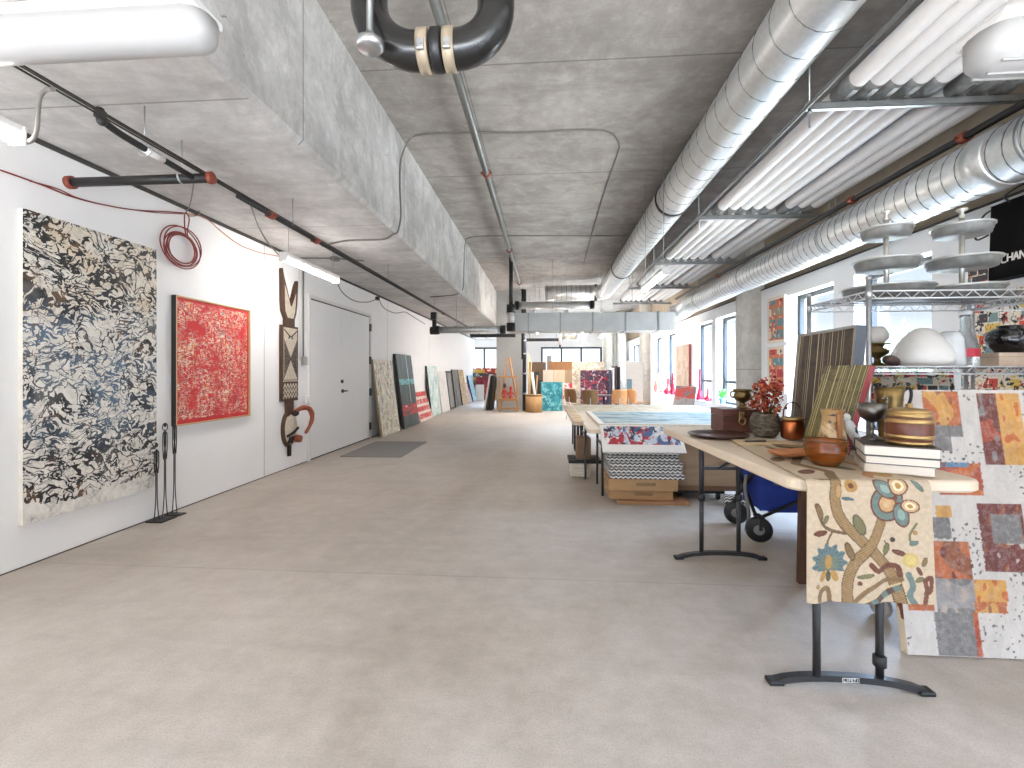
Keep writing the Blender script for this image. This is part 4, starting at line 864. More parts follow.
board('brown panel, last of the row behind the turquoise canvas', 565.3, 572.5, 370, 17.1, BRN('panel_brown', (146, 120, 92), (168, 142, 112)))
board('grey slim mailing tube carton standing above the beige panel', 547, 551.5, 356, 18.1, plain('grey_carton', (150, 152, 150), .6), .18, .0, 'carton', 'carton')
board('turquoise canvas standing on the floor at the far end', 541, 562.3, 382, 16.3, splat('turquoise_paint', (62, 158, 168), [((40, 128, 144), 4, .5, (1, 1, .8), .8), ((140, 206, 206), 7, .58, (1, 1, 1), 1), ((96, 120, 120), 12, .66, (1, 1, 1), .8)]), .05, .06, 'painting', 'painting', EDGE_W)
board('white canvas with red figures standing beside the turquoise one', 562.8, 572.3, 383, 16.5, splat('white_red_paint', (224, 212, 204), [((204, 40, 60), 3.2, .52, (1, 1, .6), .8), ((214, 90, 100), 6, .6, (1, 1, 1), .8)]), .05, .06, 'painting', 'painting', EDGE_W)
board('large beige patterned canvas standing behind the dark red abstract', 572.3, 604, 362, 16.2, splat('beige_pattern', (206, 192, 172), [((176, 160, 138), 5, .52, (1, 1, 1), .8), ((150, 140, 126), 12, .62, (1, 1, 1), .6), ((226, 216, 200), 7, .6, (1, 1, 1), .6)]), .05, .06, 'painting', 'painting', EDGE_W)
board('dark red and violet abstract standing before the large beige canvas', 580.5, 609, 370.3, 15.6, splat('red_violet_paint', (110, 50, 66), [((60, 50, 70), 5, .5, (1, 1, 1), 1), ((176, 36, 60), 4, .58, (.6, 1, 1.6), .8), ((206, 190, 196), 8, .6, (1, 1, 1), 1.2), ((40, 34, 44), 7, .62, (1, 1, 1), .8)]), .05, .06, 'painting', 'painting', EDGE_K)
for k, (px, pyt, c_, lab) in enumerate([(610.5, 370, (70, 72, 90), 'dark blue canvas stored on edge right of the red and violet abstract'), (613.5, 368, (222, 218, 214), 'white canvas stored on edge between two dark ones'), (616.5, 366, (64, 44, 48), 'dark maroon canvas stored on edge beside the white one'), (619.7, 367, (44, 42, 46), 'black canvas stored on edge nearest the white leaning board')]):
    p = on_y(px, 372, 15.4); m = MB(); m.bb(-.03, .03, 0, .9, 0, hpy(pyt, 15.4)); o = tag(m.build('stored_canvas', plain('stored_%d' % k, c_, .6), loc=(p.x, 15.4 + .02 * k, 0)), lab, 'painting', 'canvases stored on edge')
m = MB(); y = 15.0; bl_, br_ = on_y(623, 372, y).x, on_y(641, 372, y).x
o = canvas('big blank white board leaning back by the round column', (br_ - bl_), hpy(363, y) + .08, .04, plain('board_white', (206, 202, 194), .7), EDGE_W, name='drawing_board', cat='board'); lean(o, ((bl_ + br_) / 2 - .03, y - .35, 0), 0, .2); o.rotation_euler.y += .06
board('small slate blue canvas standing against the blank white board', 627, 632, 379, 13.9, plain('slate_blue', (96, 116, 122), .6), .04, .06, 'painting', 'painting')
# moulded plywood chairs round a dark table
PLY = wood('orange_plywood', (186, 122, 66), (214, 150, 92), 5, 'Z', .4); PLYD = wood('brown_plywood', (120, 86, 48), (150, 110, 66), 5, 'Z', .4); CHROME = STEEL
def chair(label, x, y, rz, mat):
    t = thing('plywood_chair', label, 'chair', (x, y, 0), rz, 'plywood chairs at the far table')
    def shell(w, f, th=.014):
        m = MB(); nu, nv = 10, 10; vs = []
        for sgn in (0, 1):
            for j in range(nv + 1):
                for i in range(nu + 1): vs.append(f((i / nu) * 2 - 1, j / nv, sgn * th))
        k = (nu + 1) * (nv + 1); fs = []
        for j in range(nv):
            for i in range(nu):
                a = j * (nu + 1) + i; q = (a, a + 1, a + nu + 2, a + nu + 1); fs += [q, tuple(k + e for e in q[::-1])]
        bd = [i for i in range(nu)] + [j * (nu + 1) + nu for j in range(nv)] + [nv * (nu + 1) + nu - i for i in range(nu)] + [(nv - j) * (nu + 1) for j in range(nv)]
        for a, b in zip(bd, bd[1:] + bd[:1]): fs.append((a, b, k + b, k + a))
        return m.add(vs, fs, True)
    def back(u, v, o):
        w = .215 * (1 - .32 * max(0, abs(v - .5) * 2 - .35) ** 1.5); return Vector((u * w, -.2 + .05 * (1 - u * u) * -1 - .06 * v + o, .50 + .39 * v))
    def seat(u, v, o):
        w = .215 * (1 - .3 * max(0, abs(v - .5) * 2 - .4) ** 1.5); return Vector((u * w, -.2 + .43 * v, .43 + .02 * u * u - .025 * max(0, v - .7) / .3 + o))
    shell(1, back).build('backrest', mat, t); shell(1, seat).build('seat', mat, t)
    for sx_ in (-1, 1):
        for sy in (-1, 1):
            m = MB(); m.tube([(sx_ * .13, sy * .12, .425), (sx_ * .2, sy * .19, 0)], .011, 8); m.build('leg', CHROME, t)
    m = MB(); m.tube(cr([(0, -.1, .42), (0, -.2, .44), (0, -.27, .52), (0, -.275, .66)], 5), .014, 8); m.build('spine', CHROME, t)
    return t
for px, y, rz, mt, lab in [(575.5, 13.4, -.75, PLYD, 'brown plywood chair seen from the side, leftmost at the far table'), (590.5, 12.7, -.1, PLYD, 'brown plywood chair with its back turned, second from the left'), (617.5, 12.9, .05, PLY, 'orange plywood chair with its back turned, right of the dark table'), (631.5, 13.2, -.5, PLY, 'orange plywood chair turned away beside the white leaning board'), (640, 14.4, -1.4, PLY, 'small orange plywood chair farthest right, by the round column')]:
    p = on_y(px, 372, y); chair(lab, p.x, y, rz, mt)
p = on_y(604, 372, 13.8); t = thing('round_table', 'dark low round table among the plywood chairs', 'table', (p.x, 13.8, 0)); th_ = hpy(394.5, 13.8)
m = MB(); m.lathe([(0, th_ - .03), (.38, th_ - .03), (.4, th_ - .015), (.38, th_), (0, th_)], n=36); m.build('tabletop', plain('table_dark', (52, 46, 48), .3), t)
m = MB(); m.cyl((0, 0, .03), (0, 0, th_ - .03), .035); m.build('pedestal', BLACK, t)
for k in range(4):
    a = PI / 4 + PI / 2 * k; m = MB(); m.bar((0, 0, .05), (.3 * math.cos(a), .3 * math.sin(a), .025), .05, .04); m.build('foot', BLACK, t)
# hanging white pole and small ceiling pieces past the box duct
p = on_y(560, 345, 14.5); t = thing('hanging_pole', 'slim white pole hanging from the ceiling at the far end', 'pole', p)
m = MB(); m.cyl((0, 0, .0), (0, 0, on_y(560, 322, 14.5).z - p.z), .045, n=12); m.build('pole', plain('pink_white', (226, 208, 200), .5), t); m = MB(); m.cyl((0, 0, on_y(560, 322, 14.5).z - p.z), (0, 0, Z_SLAB - p.z), .012, n=6); m.build('rod', ZINC, t); m = MB(); m.cyl((0, 0, -.06), (0, 0, .0), .03, n=10); m.build('tip', BLACK, t)
p = on_y(563, 338, 17); t = thing('ceiling_unit', 'pale open metal frame unit hanging near the back wall', 'ceiling unit', p); wq = wpx(563, 577, 17)
m = MB()
for zz in (0, .3): m.bb(0, wq, 0, .05, zz, zz + .06); m.bb(0, wq, .65, .7, zz, zz + .06)
m.build('rail', plain('cream_metal', (206, 190, 170), .5), t)
for x in (0, wq - .05):
    m = MB(); m.bb(x, x + .05, 0, .7, 0, .36); m.build('end_plate', plain('cream_metal2', (206, 190, 170), .5), t)
for x in (.05, wq - .08):
    m = MB(); m.cyl((x, .35, .3), (x, .35, Z_SLAB - p.z), .01, n=6); m.build('hanger_rod', ZINC, t)
for k, (a, b, yy, lab) in enumerate([(526, 560, 17.5, 'black cable tray crossing just above the far windows'), (470, 515, 15.8, 'black cable tray crossing below the far end of the beam')]):
    p0, p1 = on_y(a, 341 if k == 0 else 337, yy), on_y(b, 341 if k == 0 else 337, yy); t = thing('cable_tray', lab, 'cable tray', (p0.x, yy, p0.z)); L_ = p1.x - p0.x
    for q in (0, .24):
        m = MB(); m.bb(0, L_, q, q + .02, 0, .1); m.build('side_rail', BLACK, t)
    m = MB()
    for j in range(int(L_ / .25)): m.bb(j * .25 + .08, j * .25 + .11, .02, .24, .01, .03)
    m.build('rungs', BLACK, t)
    for x in (L_ * .1, L_ * .9):
        m = MB(); m.cyl((x, .13, .03), (x, .13, (Z_SLAB if p0.x + x > -1.78 else Z_SOF) - p0.z), .008, n=6); m.build('hanger_rod', ZINC, t)

# ================================================================ RIGHT WALL: PICTURES AND SILLS
def wall_right_hang(o, y, z): return lean(o, (XR - .001, y, z), -PI / 2, 0)
CO = [(214, 96, 60), (92, 140, 146), (60, 60, 62), (222, 210, 190), (176, 40, 52), (150, 140, 120), (230, 190, 120)]
for k, (z0_, z1_, lab) in enumerate([(1.87, 2.66, 'upper of two framed colour block pictures beside the concrete column'), (1.0, 1.80, 'lower of two framed colour block pictures beside the concrete column')]):
    o = framed(lab, .60, z1_ - z0_, .04, blocks('colour_blocks_%d' % k, (206, 112, 76), CO if k == 0 else CO[3:] + CO[:3], 2.4, 2.1, [((226, 214, 196), 9, .6, (1, 1, 1), .5), ((200, 84, 56), 6, .6, (1, 1, 1), .5), ((40, 40, 42), 12, .64, (1, 1, 1), .4)], .07), plain('cream_frame', (226, 212, 192), .5), .045, .01); wall_right_hang(o, 8.33, z0_)
o = canvas('large tan canvas with thin brown drawing and red edges on the far pier', 1.25, 1.26, .07, splat('tan_drawing', (188, 160, 138), [((206, 184, 164), 4, .52, (1, 1, 1), .6), ((120, 84, 66), 6, .66, (1, 1, 2), 2.5), ((136, 100, 80), 8, .68, (2, 1, 1), 2.5)]), EDGE_RED); wall_right_hang(o, 13.75, .87)
o = canvas('small grey and red striped canvas leaning against the right wall', .62, .62, .04, splat('grey_red_small', (150, 138, 130), [((186, 60, 50), 2.2, .5, (.5, 1, 2.4), .4), ((110, 104, 100), 3, .6, (1, 1, 1), .6)]), EDGE_K); p = on_x(683, 392, 3.55); lean(o, (p.x, p.y, .38), -.95, .25)
t = thing('side_stand', 'pale low stand carrying the small grey and red canvas', 'stand', (p.x, p.y + .02, 0), -.95)
m = MB(); m.bb(-.3, .3, -.16, .22, .34, .38, .006); m.build('top', WHITE_PLASTIC, t)
for a in (-.26, .26):
    for b in (-.12, .18):
        m = MB(); m.cyl((a, b, 0), (a, b, .34), .018, n=8); m.build('leg', WHITE_PLASTIC, t)
REDG = plain('red_glass', (206, 40, 60), .12, spec=.7); SX = XR + .07
def bottle(lab, p, prof, mat, cat='bottle', name='glass_bottle'):
    m = MB(); m.lathe(prof, n=20); return tag(m.build(name, mat, loc=p), lab, cat)
zs_ = ZS + .0205
p = on_x(699.5, 398, SX); hh = on_x(699.5, 369, SX).z - zs_
bottle('tall red slender bottle on the window sill past the column', (SX, p.y, zs_), [(0, 0), (.085, 0), (.09, .03), (.075, .12), (.03, .3), (.022, hh * .75), (.03, hh - .01), (.026, hh), (.018, hh - .01), (.015, .3), (0, .1)], REDG)
p = on_x(708, 400, SX); hh = .32
bottle('small red bulb vase on the window sill beside the tall red bottle', (SX, p.y, zs_), [(0, 0), (.06, 0), (.09, .05), (.08, .1), (.025, .16), (.018, hh - .02), (.03, hh), (.02, hh - .02), (.01, .16), (0, .1)], REDG, 'vase', 'bud_vase')
p = on_x(668, 398, SX); bottle('red round bottle on the sill of the window beyond the tan canvas', (SX, p.y, zs_), [(0, 0), (.1, 0), (.13, .08), (.1, .17), (.035, .25), (.03, .5), (.04, .52), (.02, .5), (0, .2)], REDG)
p = on_x(672.5, 398, SX); bottle('taller dark red bottle on the sill of the window beyond the tan canvas', (SX, p.y, zs_), [(0, 0), (.07, 0), (.08, .1), (.06, .3), (.03, .42), (.028, .7), (.035, .72), (.02, .7), (0, .3)], plain('dark_red_glass', (150, 26, 46), .12, spec=.7))
p = on_x(657.5, 392, SX); bottle('salmon pink tall vase on the farthest visible sill', (SX, p.y, zs_), [(0, 0), (.12, 0), (.15, .15), (.11, .35), (.06, .5), (.05, .68), (.08, .72), (.05, .68), (0, .3)], plain('salmon_glass', (224, 128, 104), .2, spec=.6), 'vase', 'vase')
p = on_x(722.5, 398, SX); t = thing('potted_plant', 'small bright green plant in a blue pot on the sill before the column', 'plant', (SX, p.y, zs_))
m = MB(); m.lathe([(0, 0), (.06, 0), (.08, .14), (.07, .14), (.06, .12), (0, .12)], n=18); m.build('pot', plain('blue_pot', (120, 166, 190), .3), t)
m = MB()
for k in range(16):
    a = k * 2.4; L_ = .12 + .07 * ((k * 7) % 5) / 5; z_ = .14 + .16 * ((k * 3) % 7) / 7; c_, s_ = math.cos(a), math.sin(a)
    m.add([(0, 0, .12), (c_ * L_ * .5 - s_ * .035, s_ * L_ * .5 + c_ * .035, z_ + .06), (c_ * L_, s_ * L_, z_ + .08), (c_ * L_ * .5 + s_ * .035, s_ * L_ * .5 - c_ * .035, z_ + .06)], [(0, 1, 2, 3)])
m.build('leaves', plain('leaf_green', (92, 176, 66), .5), t)
# ================================================================ MIDDLE WORK TABLES
def rrect(w, d, r, n=6):
    pts = []
    for cx, cy, a0 in ((w / 2 - r, d / 2 - r, 0), (-w / 2 + r, d / 2 - r, PI / 2), (-w / 2 + r, -d / 2 + r, PI), (w / 2 - r, -d / 2 + r, 1.5 * PI)):
        for k in range(n + 1): a = a0 + PI / 2 * k / n; pts.append((cx + r * math.cos(a), cy + r * math.sin(a)))
    return pts
def slab(m, w, d, r, z0, z1, b=.008):
    P = rrect(w, d, r); n = len(P); f = lambda s, z: [Vector((x * (1 - 2 * s / w), y * (1 - 2 * s / d), z)) for x, y in P]
    L = [f(b, z0), f(0, z0 + b), f(0, z1 - b), f(b * .4, z1 - b * .3), f(b, z1)]
    vs = [v for l in L for v in l]; fs = [tuple(range(n))[::-1], tuple(4 * n + i for i in range(n))]
    for k in range(4): fs += [(k * n + i, k * n + (i + 1) % n, (k + 1) * n + (i + 1) % n, (k + 1) * n + i) for i in range(n)]
    return m.add(vs, fs)
TOPW = plain('table_plastic', (220, 202, 178), .45, var=.03, scale=6); LEGK = plain('table_leg_grey', (56, 56, 58), .4, .3)
WT = ['white folding table in the nearest middle row, the tilted print on its front', 'white folding table in the second middle row, under the near edge of the sea painting', 'white folding table in the third middle row, under the middle of the sea painting', 'white folding table in the fourth middle row, under the beige papers', 'white folding table in the farthest middle row, before the plywood chairs']
TZ = .74
for k in range(5):
    x0 = .45 if k == 0 else .33; y0 = 5.05 + .775 * k; w_, d_ = 2.44, .76
    t = thing('folding_table', WT[k], 'table', (x0 + w_ / 2, y0 + d_ / 2, 0), 0, 'white folding work tables')
    m = MB(); slab(m, w_, d_, .05, TZ - .045, TZ); m.build('tabletop', TOPW, t)
    for sx_ in (-1, 1):
        for sy in (-1, 1):
            m = MB(); m.cyl((sx_ * (w_ / 2 - .17), sy * .27, .0), (sx_ * (w_ / 2 - .17), sy * .25, TZ - .045), .014, n=10); m.build('leg', LEGK, t)
        m = MB(); m.bar((sx_ * (w_ / 2 - .17), -.26, .55), (sx_ * (w_ / 2 - .17), .26, .55), .018, .018); m.bar((sx_ * (w_ / 2 - .17), 0, .55), (sx_ * (w_ / 2 - .6), 0, TZ - .05), .014, .014); m.build('brace', LEGK, t)
Z1 = TZ + .001
def flat(lab, x0, x1, y0, y1, mt, th=.004, z=Z1, name='drawing_sheet', cat='sheet', edge=None, rz=0):
    m = MB(); cx, cy = (x0 + x1) / 2, (y0 + y1) / 2; m.bb(x0 - cx, x1 - cx, y0 - cy, y1 - cy, 0, th); m.mi = [0 if all(abs(m.v[i].z - th) < 1e-6 for i in f) else 1 for f in m.f]
    return tag(m.build(name, [mt, edge or mt], loc=(cx, cy, z), rot=(0, 0, rz)), lab, cat)
n = NT('sea_painting', .5); xyz = n.sep(); c = n.ramp(n.noise(3.2, 6, .65, .8, n.map(scale=(.5, 1.6, 1))), [(.34, srgb(66, 92, 104)), (.44, srgb(112, 142, 150)), (.55, srgb(184, 194, 190)), (.66, srgb(104, 114, 106))])
c = n.mix(n.ramp(n.noise(6, 4, .6, .4, seed(n, 3)), [(.6, 0), (.7, .8)]), c, srgb(96, 118, 130))
mg = n.math('MAXIMUM', n.math('GREATER_THAN', n.math('ABSOLUTE', xyz[0]), .98), n.math('GREATER_THAN', n.math('ABSOLUTE', xyz[1]), .80)); n.color(n.mix(mg, c, srgb(232, 226, 214)))
flat('large canvas painted in pale sea blues lying flat on the middle tables', .60, 2.70, 5.34, 7.05, n.m, .03, name='painting', cat='painting', edge=EDGE_W)
PB = lambda nm, b, l: splat(nm, b, [(l, 7, .56, (1, 1, 1), .8), ((232, 220, 200), 9, .6, (1, 1, 1), .5), ((150, 134, 104), 14, .66, (1, 1, 1), .6)], .7)
flat('beige patterned paper on the left half of the far work tables', .50, 1.55, 7.2, 8.8, PB('beige_paper', (214, 196, 166), (190, 168, 130)))
flat('beige patterned paper on the right half of the far work tables', 1.62, 2.66, 7.15, 8.55, PB('beige_paper2', (220, 202, 172), (196, 176, 140)))
flat('long strip of yellowish paper along the left edge of the work tables', .355, .475, 5.8, 8.5, PB('strip_paper', (216, 190, 150), (196, 160, 112)))
# print tilted over the front edge of the nearest table
n = NT('tilted_print', .6); xyz = n.sep(); c = srgb(232, 226, 218)
inx = n.math('MULTIPLY', n.math('LESS_THAN', n.math('ABSOLUTE', xyz[0]), .385), n.math('MULTIPLY', n.math('GREATER_THAN', xyz[2], .10), n.math('LESS_THAN', xyz[2], .355)))
for k, (col, sc, th) in enumerate([((196, 200, 210), 4, .42), ((176, 40, 52), 6, .54), ((70, 96, 136), 7, .55), ((50, 42, 52), 9, .57), ((206, 150, 130), 8, .6)]):
    c = n.mix(n.math('MULTIPLY', inx, n.ramp(n.noise(sc, 4, .6, 1.2, seed(n, k + 1, (1, 1, .7))), [(th, 0), (th + .04, 1)])), c, srgb(*col))
n.color(c)
o = canvas('white print with red and blue figures tilted against the front work table', .84, .37, .012, n.m, EDGE_W, name='print', cat='print'); lean(o, (1.0, 4.815, .534), 0, .86)
# houndstooth boards stacked under the front table
n = NT('houndstooth', .6); xyz = n.sep()
def saw(a, p): return n.math('FRACT', n.math('DIVIDE', a, p))
row = n.math('ADD', n.math('MULTIPLY', xyz[1], .9), xyz[2]); zig = n.math('ABSOLUTE', n.math('SUBTRACT', saw(xyz[0], .05), .5))
bd_ = n.math('FRACT', n.math('ADD', n.math('DIVIDE', row, .034), n.math('MULTIPLY', zig, .9))); n.color(n.mix(n.math('LESS_THAN', bd_, .46), srgb(228, 226, 222), srgb(48, 50, 58)))
HT = n.m; ST_ = ['lowest of its stack', 'second from the bottom', 'in the middle of its stack', 'second from the top', 'topmost, under the tilted print']
for k in range(5):
    z = .256 + .0535 * k; m = MB(); m.bb(-.33, .42, -.0, .62, 0, .05, .003); m.cur = 0
    tag(m.build('printed_board', HT, loc=(.995 + (.0, -.012, .01, -.02, -.005)[k], 4.86 + .045 * k, z), rot=(0, 0, (.0, .012, -.01, .015, 0)[k])), 'zigzag patterned board under the front work table, ' + ST_[k], 'board', 'zigzag boards under the front work table')
def box_card(lab, x0, x1, y0, y1, z0, z1, mat=CARD, tape=True, name='cardboard_box', cat='box'):
    t = thing(name, lab, cat, ((x0 + x1) / 2, (y0 + y1) / 2, z0)); w, d, h = x1 - x0, y1 - y0, z1 - z0
    m = MB(); m.box((0, 0, h / 2), (w, d, h), bev=.004); m.build('box', mat, t)
    if tape:
        m = MB(); m.bb(-w / 2 - .001, w / 2 + .001, -.03, .03, h - .06, h + .001); m.build('tape', plain('packing_tape', (190, 160, 116), .35), t)
        m = MB(); m.bb(-w * .1, w * .18, -d / 2 - .002, -d / 2, h * .42, h * .72); m.build('faint_label', plain('box_print', (140, 112, 80), .7, var=.3, scale=60), t)
    return t
box_card('upper tan cardboard box directly beneath the zigzag boards', .645, 1.35, 4.86, 5.5, .135, .255)
box_card('lower tan cardboard box beneath another under the front work table', .665, 1.31, 4.90, 5.5, .035, .134)
m = MB(); m.bb(-.36, .36, -.3, .3, 0, .033, .003); tag(m.build('board', wood('raw_board', (156, 112, 76), (186, 142, 100), 5, 'X', .7), loc=(1.10, 5.13, 0)), 'flat brown wooden board on the floor beneath the cardboard boxes', 'board')
wb = thing('crate', 'big plain brown wooden crate on a black dolly beside the zigzag boards', 'crate', (1.63, 5.08, .105))
BOXP = wood('crate_ply', (146, 122, 96), (176, 152, 124), 4, 'X', .7)
m = MB(); m.box((.07, .22, .26), (.60, .5, .52), bev=.004); m.build('body', BOXP, wb)
m = MB(); m.bb(-.23, .37, -.04, -.03, .0, .05); m.build('bottom_batten', plain('crate_batten', (124, 94, 70), .7), wb)
t = thing('dolly', 'low black wheeled dolly under the big brown crate', 'dolly', (1.63, 5.30, 0))
m = MB(); m.bb(-.25, .25, -.26, .26, .075, .103, .004); m.build('deck', BLACK, t)
for a in (-.2, .2):
    for b in (-.2, .2):
        m = MB(); m.cyl((a - .015, b, .036), (a + .015, b, .036), .036, n=16); m.bb(a - .02, a + .02, b - .02, b + .02, .05, .075); m.build('caster', BLACK, t)
m = MB(); m.cyl((0, 0, 0), (.28, .0, 0), .05, n=18); tag(m.build('paper_roll', HT, loc=(1.82, 4.93, .051)), 'zigzag printed roll lying on the floor right of the brown crate', 'roll')
t = thing('storage_drawer', 'cream low plastic drawer unit on the floor under the left table edge', 'drawer unit', (.44, 6.21, 0))
m = MB(); m.box((0, 0, .095), (.26, .36, .17), bev=.012); m.build('body', plain('cream_plastic', (226, 218, 202), .4), t)
for zz in (.055, .135):
    m = MB(); m.bb(-.11, .11, -.19, -.18, zz - .032, zz + .032, .004); d_ = m.build('drawer', plain('cream_plastic2', (214, 206, 190), .4), t); q = MB(); q.bb(-.04, .04, -.2, -.19, zz + .008, zz + .018); q.build('handle', WHITE_PLASTIC, d_)
for a in (-.1, .1):
    m = MB(); m.cyl((a, -.14, 0), (a, -.14, .012), .014, n=8); m.cyl((a, .14, 0), (a, .14, .012), .014, n=8); m.build('foot', WHITE_PLASTIC, t)
t = thing('portfolio', 'black flat portfolio case lying on the cream drawer unit', 'portfolio', (.50, 6.21, .1825))
m = MB(); m.box((0, 0, .022), (.42, .42, .04), bev=.008); m.build('case', BLACK, t); m = MB(); m.tube(cr([(-.06, -.21, .02), (-.05, -.24, .02), (.05, -.24, .02), (.06, -.21, .02)], 4), .007, 6); m.build('handle', BLACK, t)
box_card('upright brown carton on the black portfolio under the left table edge', .40, .58, 6.06, 6.36, .2265, .50, plain('brown_carton', (142, 116, 92), .8, var=.15, scale=8), False)
# blue folding wagon
BLUE = plain('wagon_blue', (28, 54, 140), .7, var=.2, scale=12); WX0, WX1, WY0, WY1 = 1.70, 2.52, 3.85, 4.30
t = thing('folding_wagon', 'blue fabric folding wagon with black frame behind the near table', 'wagon', ((WX0 + WX1) / 2, (WY0 + WY1) / 2, 0)); hx_, hy_ = (WX1 - WX0) / 2, (WY1 - WY0) / 2
m = MB(); th0 = .015
def tub(u, v):
    # sagging side panels as one loop; u round the rim, v from the floor up
    P_ = rrect(2 * hx_ * (.92 + .08 * v), 2 * hy_ * (.9 + .1 * v), .06, 4); i = min(int(u * len(P_)), len(P_) - 1) if u < 1 else 0; x, y = P_[i]; return Vector((x, y, .24 + .36 * v - .012 * math.sin(u * PI * 12) * (1 - v)))
m.grid(tub, 20, 6); m.add([(-hx_ * .92, -hy_ * .9, .242), (hx_ * .92, -hy_ * .9, .242), (hx_ * .92, hy_ * .9, .242), (-hx_ * .92, hy_ * .9, .242)], [(0, 1, 2, 3)]); m.build('tub', BLUE, t)
m = MB(); m.tube([(x, y, .605) for x, y in rrect(2 * hx_ + .02, 2 * hy_ + .02, .06, 4)], .012, 8, closed=True); m.build('top_rail', BLACK, t)
for sy in (-1, 1):
    m = MB(); m.bar((-hx_, sy * (hy_ + .02), .2), (hx_, sy * (hy_ + .02), .58), .02, .02); m.bar((hx_, sy * (hy_ + .02), .2), (-hx_, sy * (hy_ + .02), .58), .02, .02); m.build('cross_brace', BLACK, t)
for sx_ in (-1, 1):
    m = MB(); m.bar((sx_ * (hx_ + .02), -hy_, .2), (sx_ * (hx_ + .02), hy_, .58), .02, .02); m.bar((sx_ * (hx_ + .02), hy_, .2), (sx_ * (hx_ + .02), -hy_, .58), .02, .02); m.build('cross_brace', BLACK, t)
    for sy in (-1, 1):
        wx, wy = sx_ * (hx_ - .0), sy * (hy_ + .0); m = MB(); m.lathe([(.045, -.025), (.085, -.022), (.1, -.012), (.1, .012), (.085, .022), (.045, .025)], (wx, wy, .1), 26, axis=(.35, 1, 0)); wh = m.build('wheel', BLACK, t)
        q = MB(); q.lathe([(0, -.03), (.03, -.028), (.065, -.018), (.065, .018), (.03, .028), (0, .03)], (wx, wy, .1), 20, axis=(.35, 1, 0)); q.build('hub', plain('hub_grey', (130, 130, 130), .4), wh)
        q = MB(); q.bar((wx, wy - .035, .1), (wx, wy - .035, .2), .025, .012); q.bar((wx, wy + .035, .1), (wx, wy + .035, .2), .025, .012); q.bb(wx - .025, wx + .025, wy - .045, wy + .045, .195, .215); q.build('fork', BLACK, wh)
m = MB(); m.tube(cr([(-hx_ - .03, -hy_ * .3, .5), (-hx_ - .06, -hy_ * .5, .4), (-hx_ - .05, -hy_ * .7, .2), (-hx_ - .09, -hy_ * .9, .08)], 5), .014, 8); m.build('pull_handle', CABLE_GREY, t)
m = MB(); m.add([(-.035, -.02, 0), (.03, -.02, 0), (.02, -.02, .84), (-.02, -.02, .84), (-.035, .02, 0), (.03, .02, 0), (.02, .02, .84), (-.02, .02, .84)], [(0, 1, 2, 3), (5, 4, 7, 6), (4, 0, 3, 7), (1, 5, 6, 2), (3, 2, 6, 7), (4, 5, 1, 0)]); tag(m.build('plank', wood('dark_plank', (66, 42, 28), (96, 64, 44), 5, 'Z', .6), loc=(1.655, 3.12, 0)), 'narrow dark brown plank standing upright under the near table', 'plank')

# ================================================================ NEAR TABLE
NZ = .93; PHI = math.radians(2.6); ux, vx = Vector((math.cos(PHI), math.sin(PHI), 0)), Vector((-math.sin(PHI), math.cos(PHI), 0))
P0 = Vector((.985, 1.93, 0)); TW, TL = .76, 1.80; tc_ = P0 + ux * TW / 2 + vx * TL / 2
t = thing('folding_table', 'cream plastic folding table with grey legs in the right foreground', 'table', (tc_.x, tc_.y, 0), PHI)
m = MB(); slab(m, TW, TL, .07, NZ - .05, NZ, .01); m.build('tabletop', TOPW, t)
m = MB(); m.bb(-TW / 2 + .05, TW / 2 - .05, -TL / 2 + .2, -TL / 2 + .24, NZ - .075, NZ - .05); m.bb(-TW / 2 + .05, TW / 2 - .05, TL / 2 - .24, TL / 2 - .2, NZ - .075, NZ - .05)
m.bb(-TW / 2 + .06, -TW / 2 + .1, -TL / 2 + .2, TL / 2 - .2, NZ - .07, NZ - .05); m.bb(TW / 2 - .1, TW / 2 - .06, -TL / 2 + .2, TL / 2 - .2, NZ - .07, NZ - .05); m.build('under_frame', LEGK, t)
inv = (Matrix.Translation((tc_.x, tc_.y, 0)) @ Matrix.Rotation(PHI, 4, 'Z')).inverted()
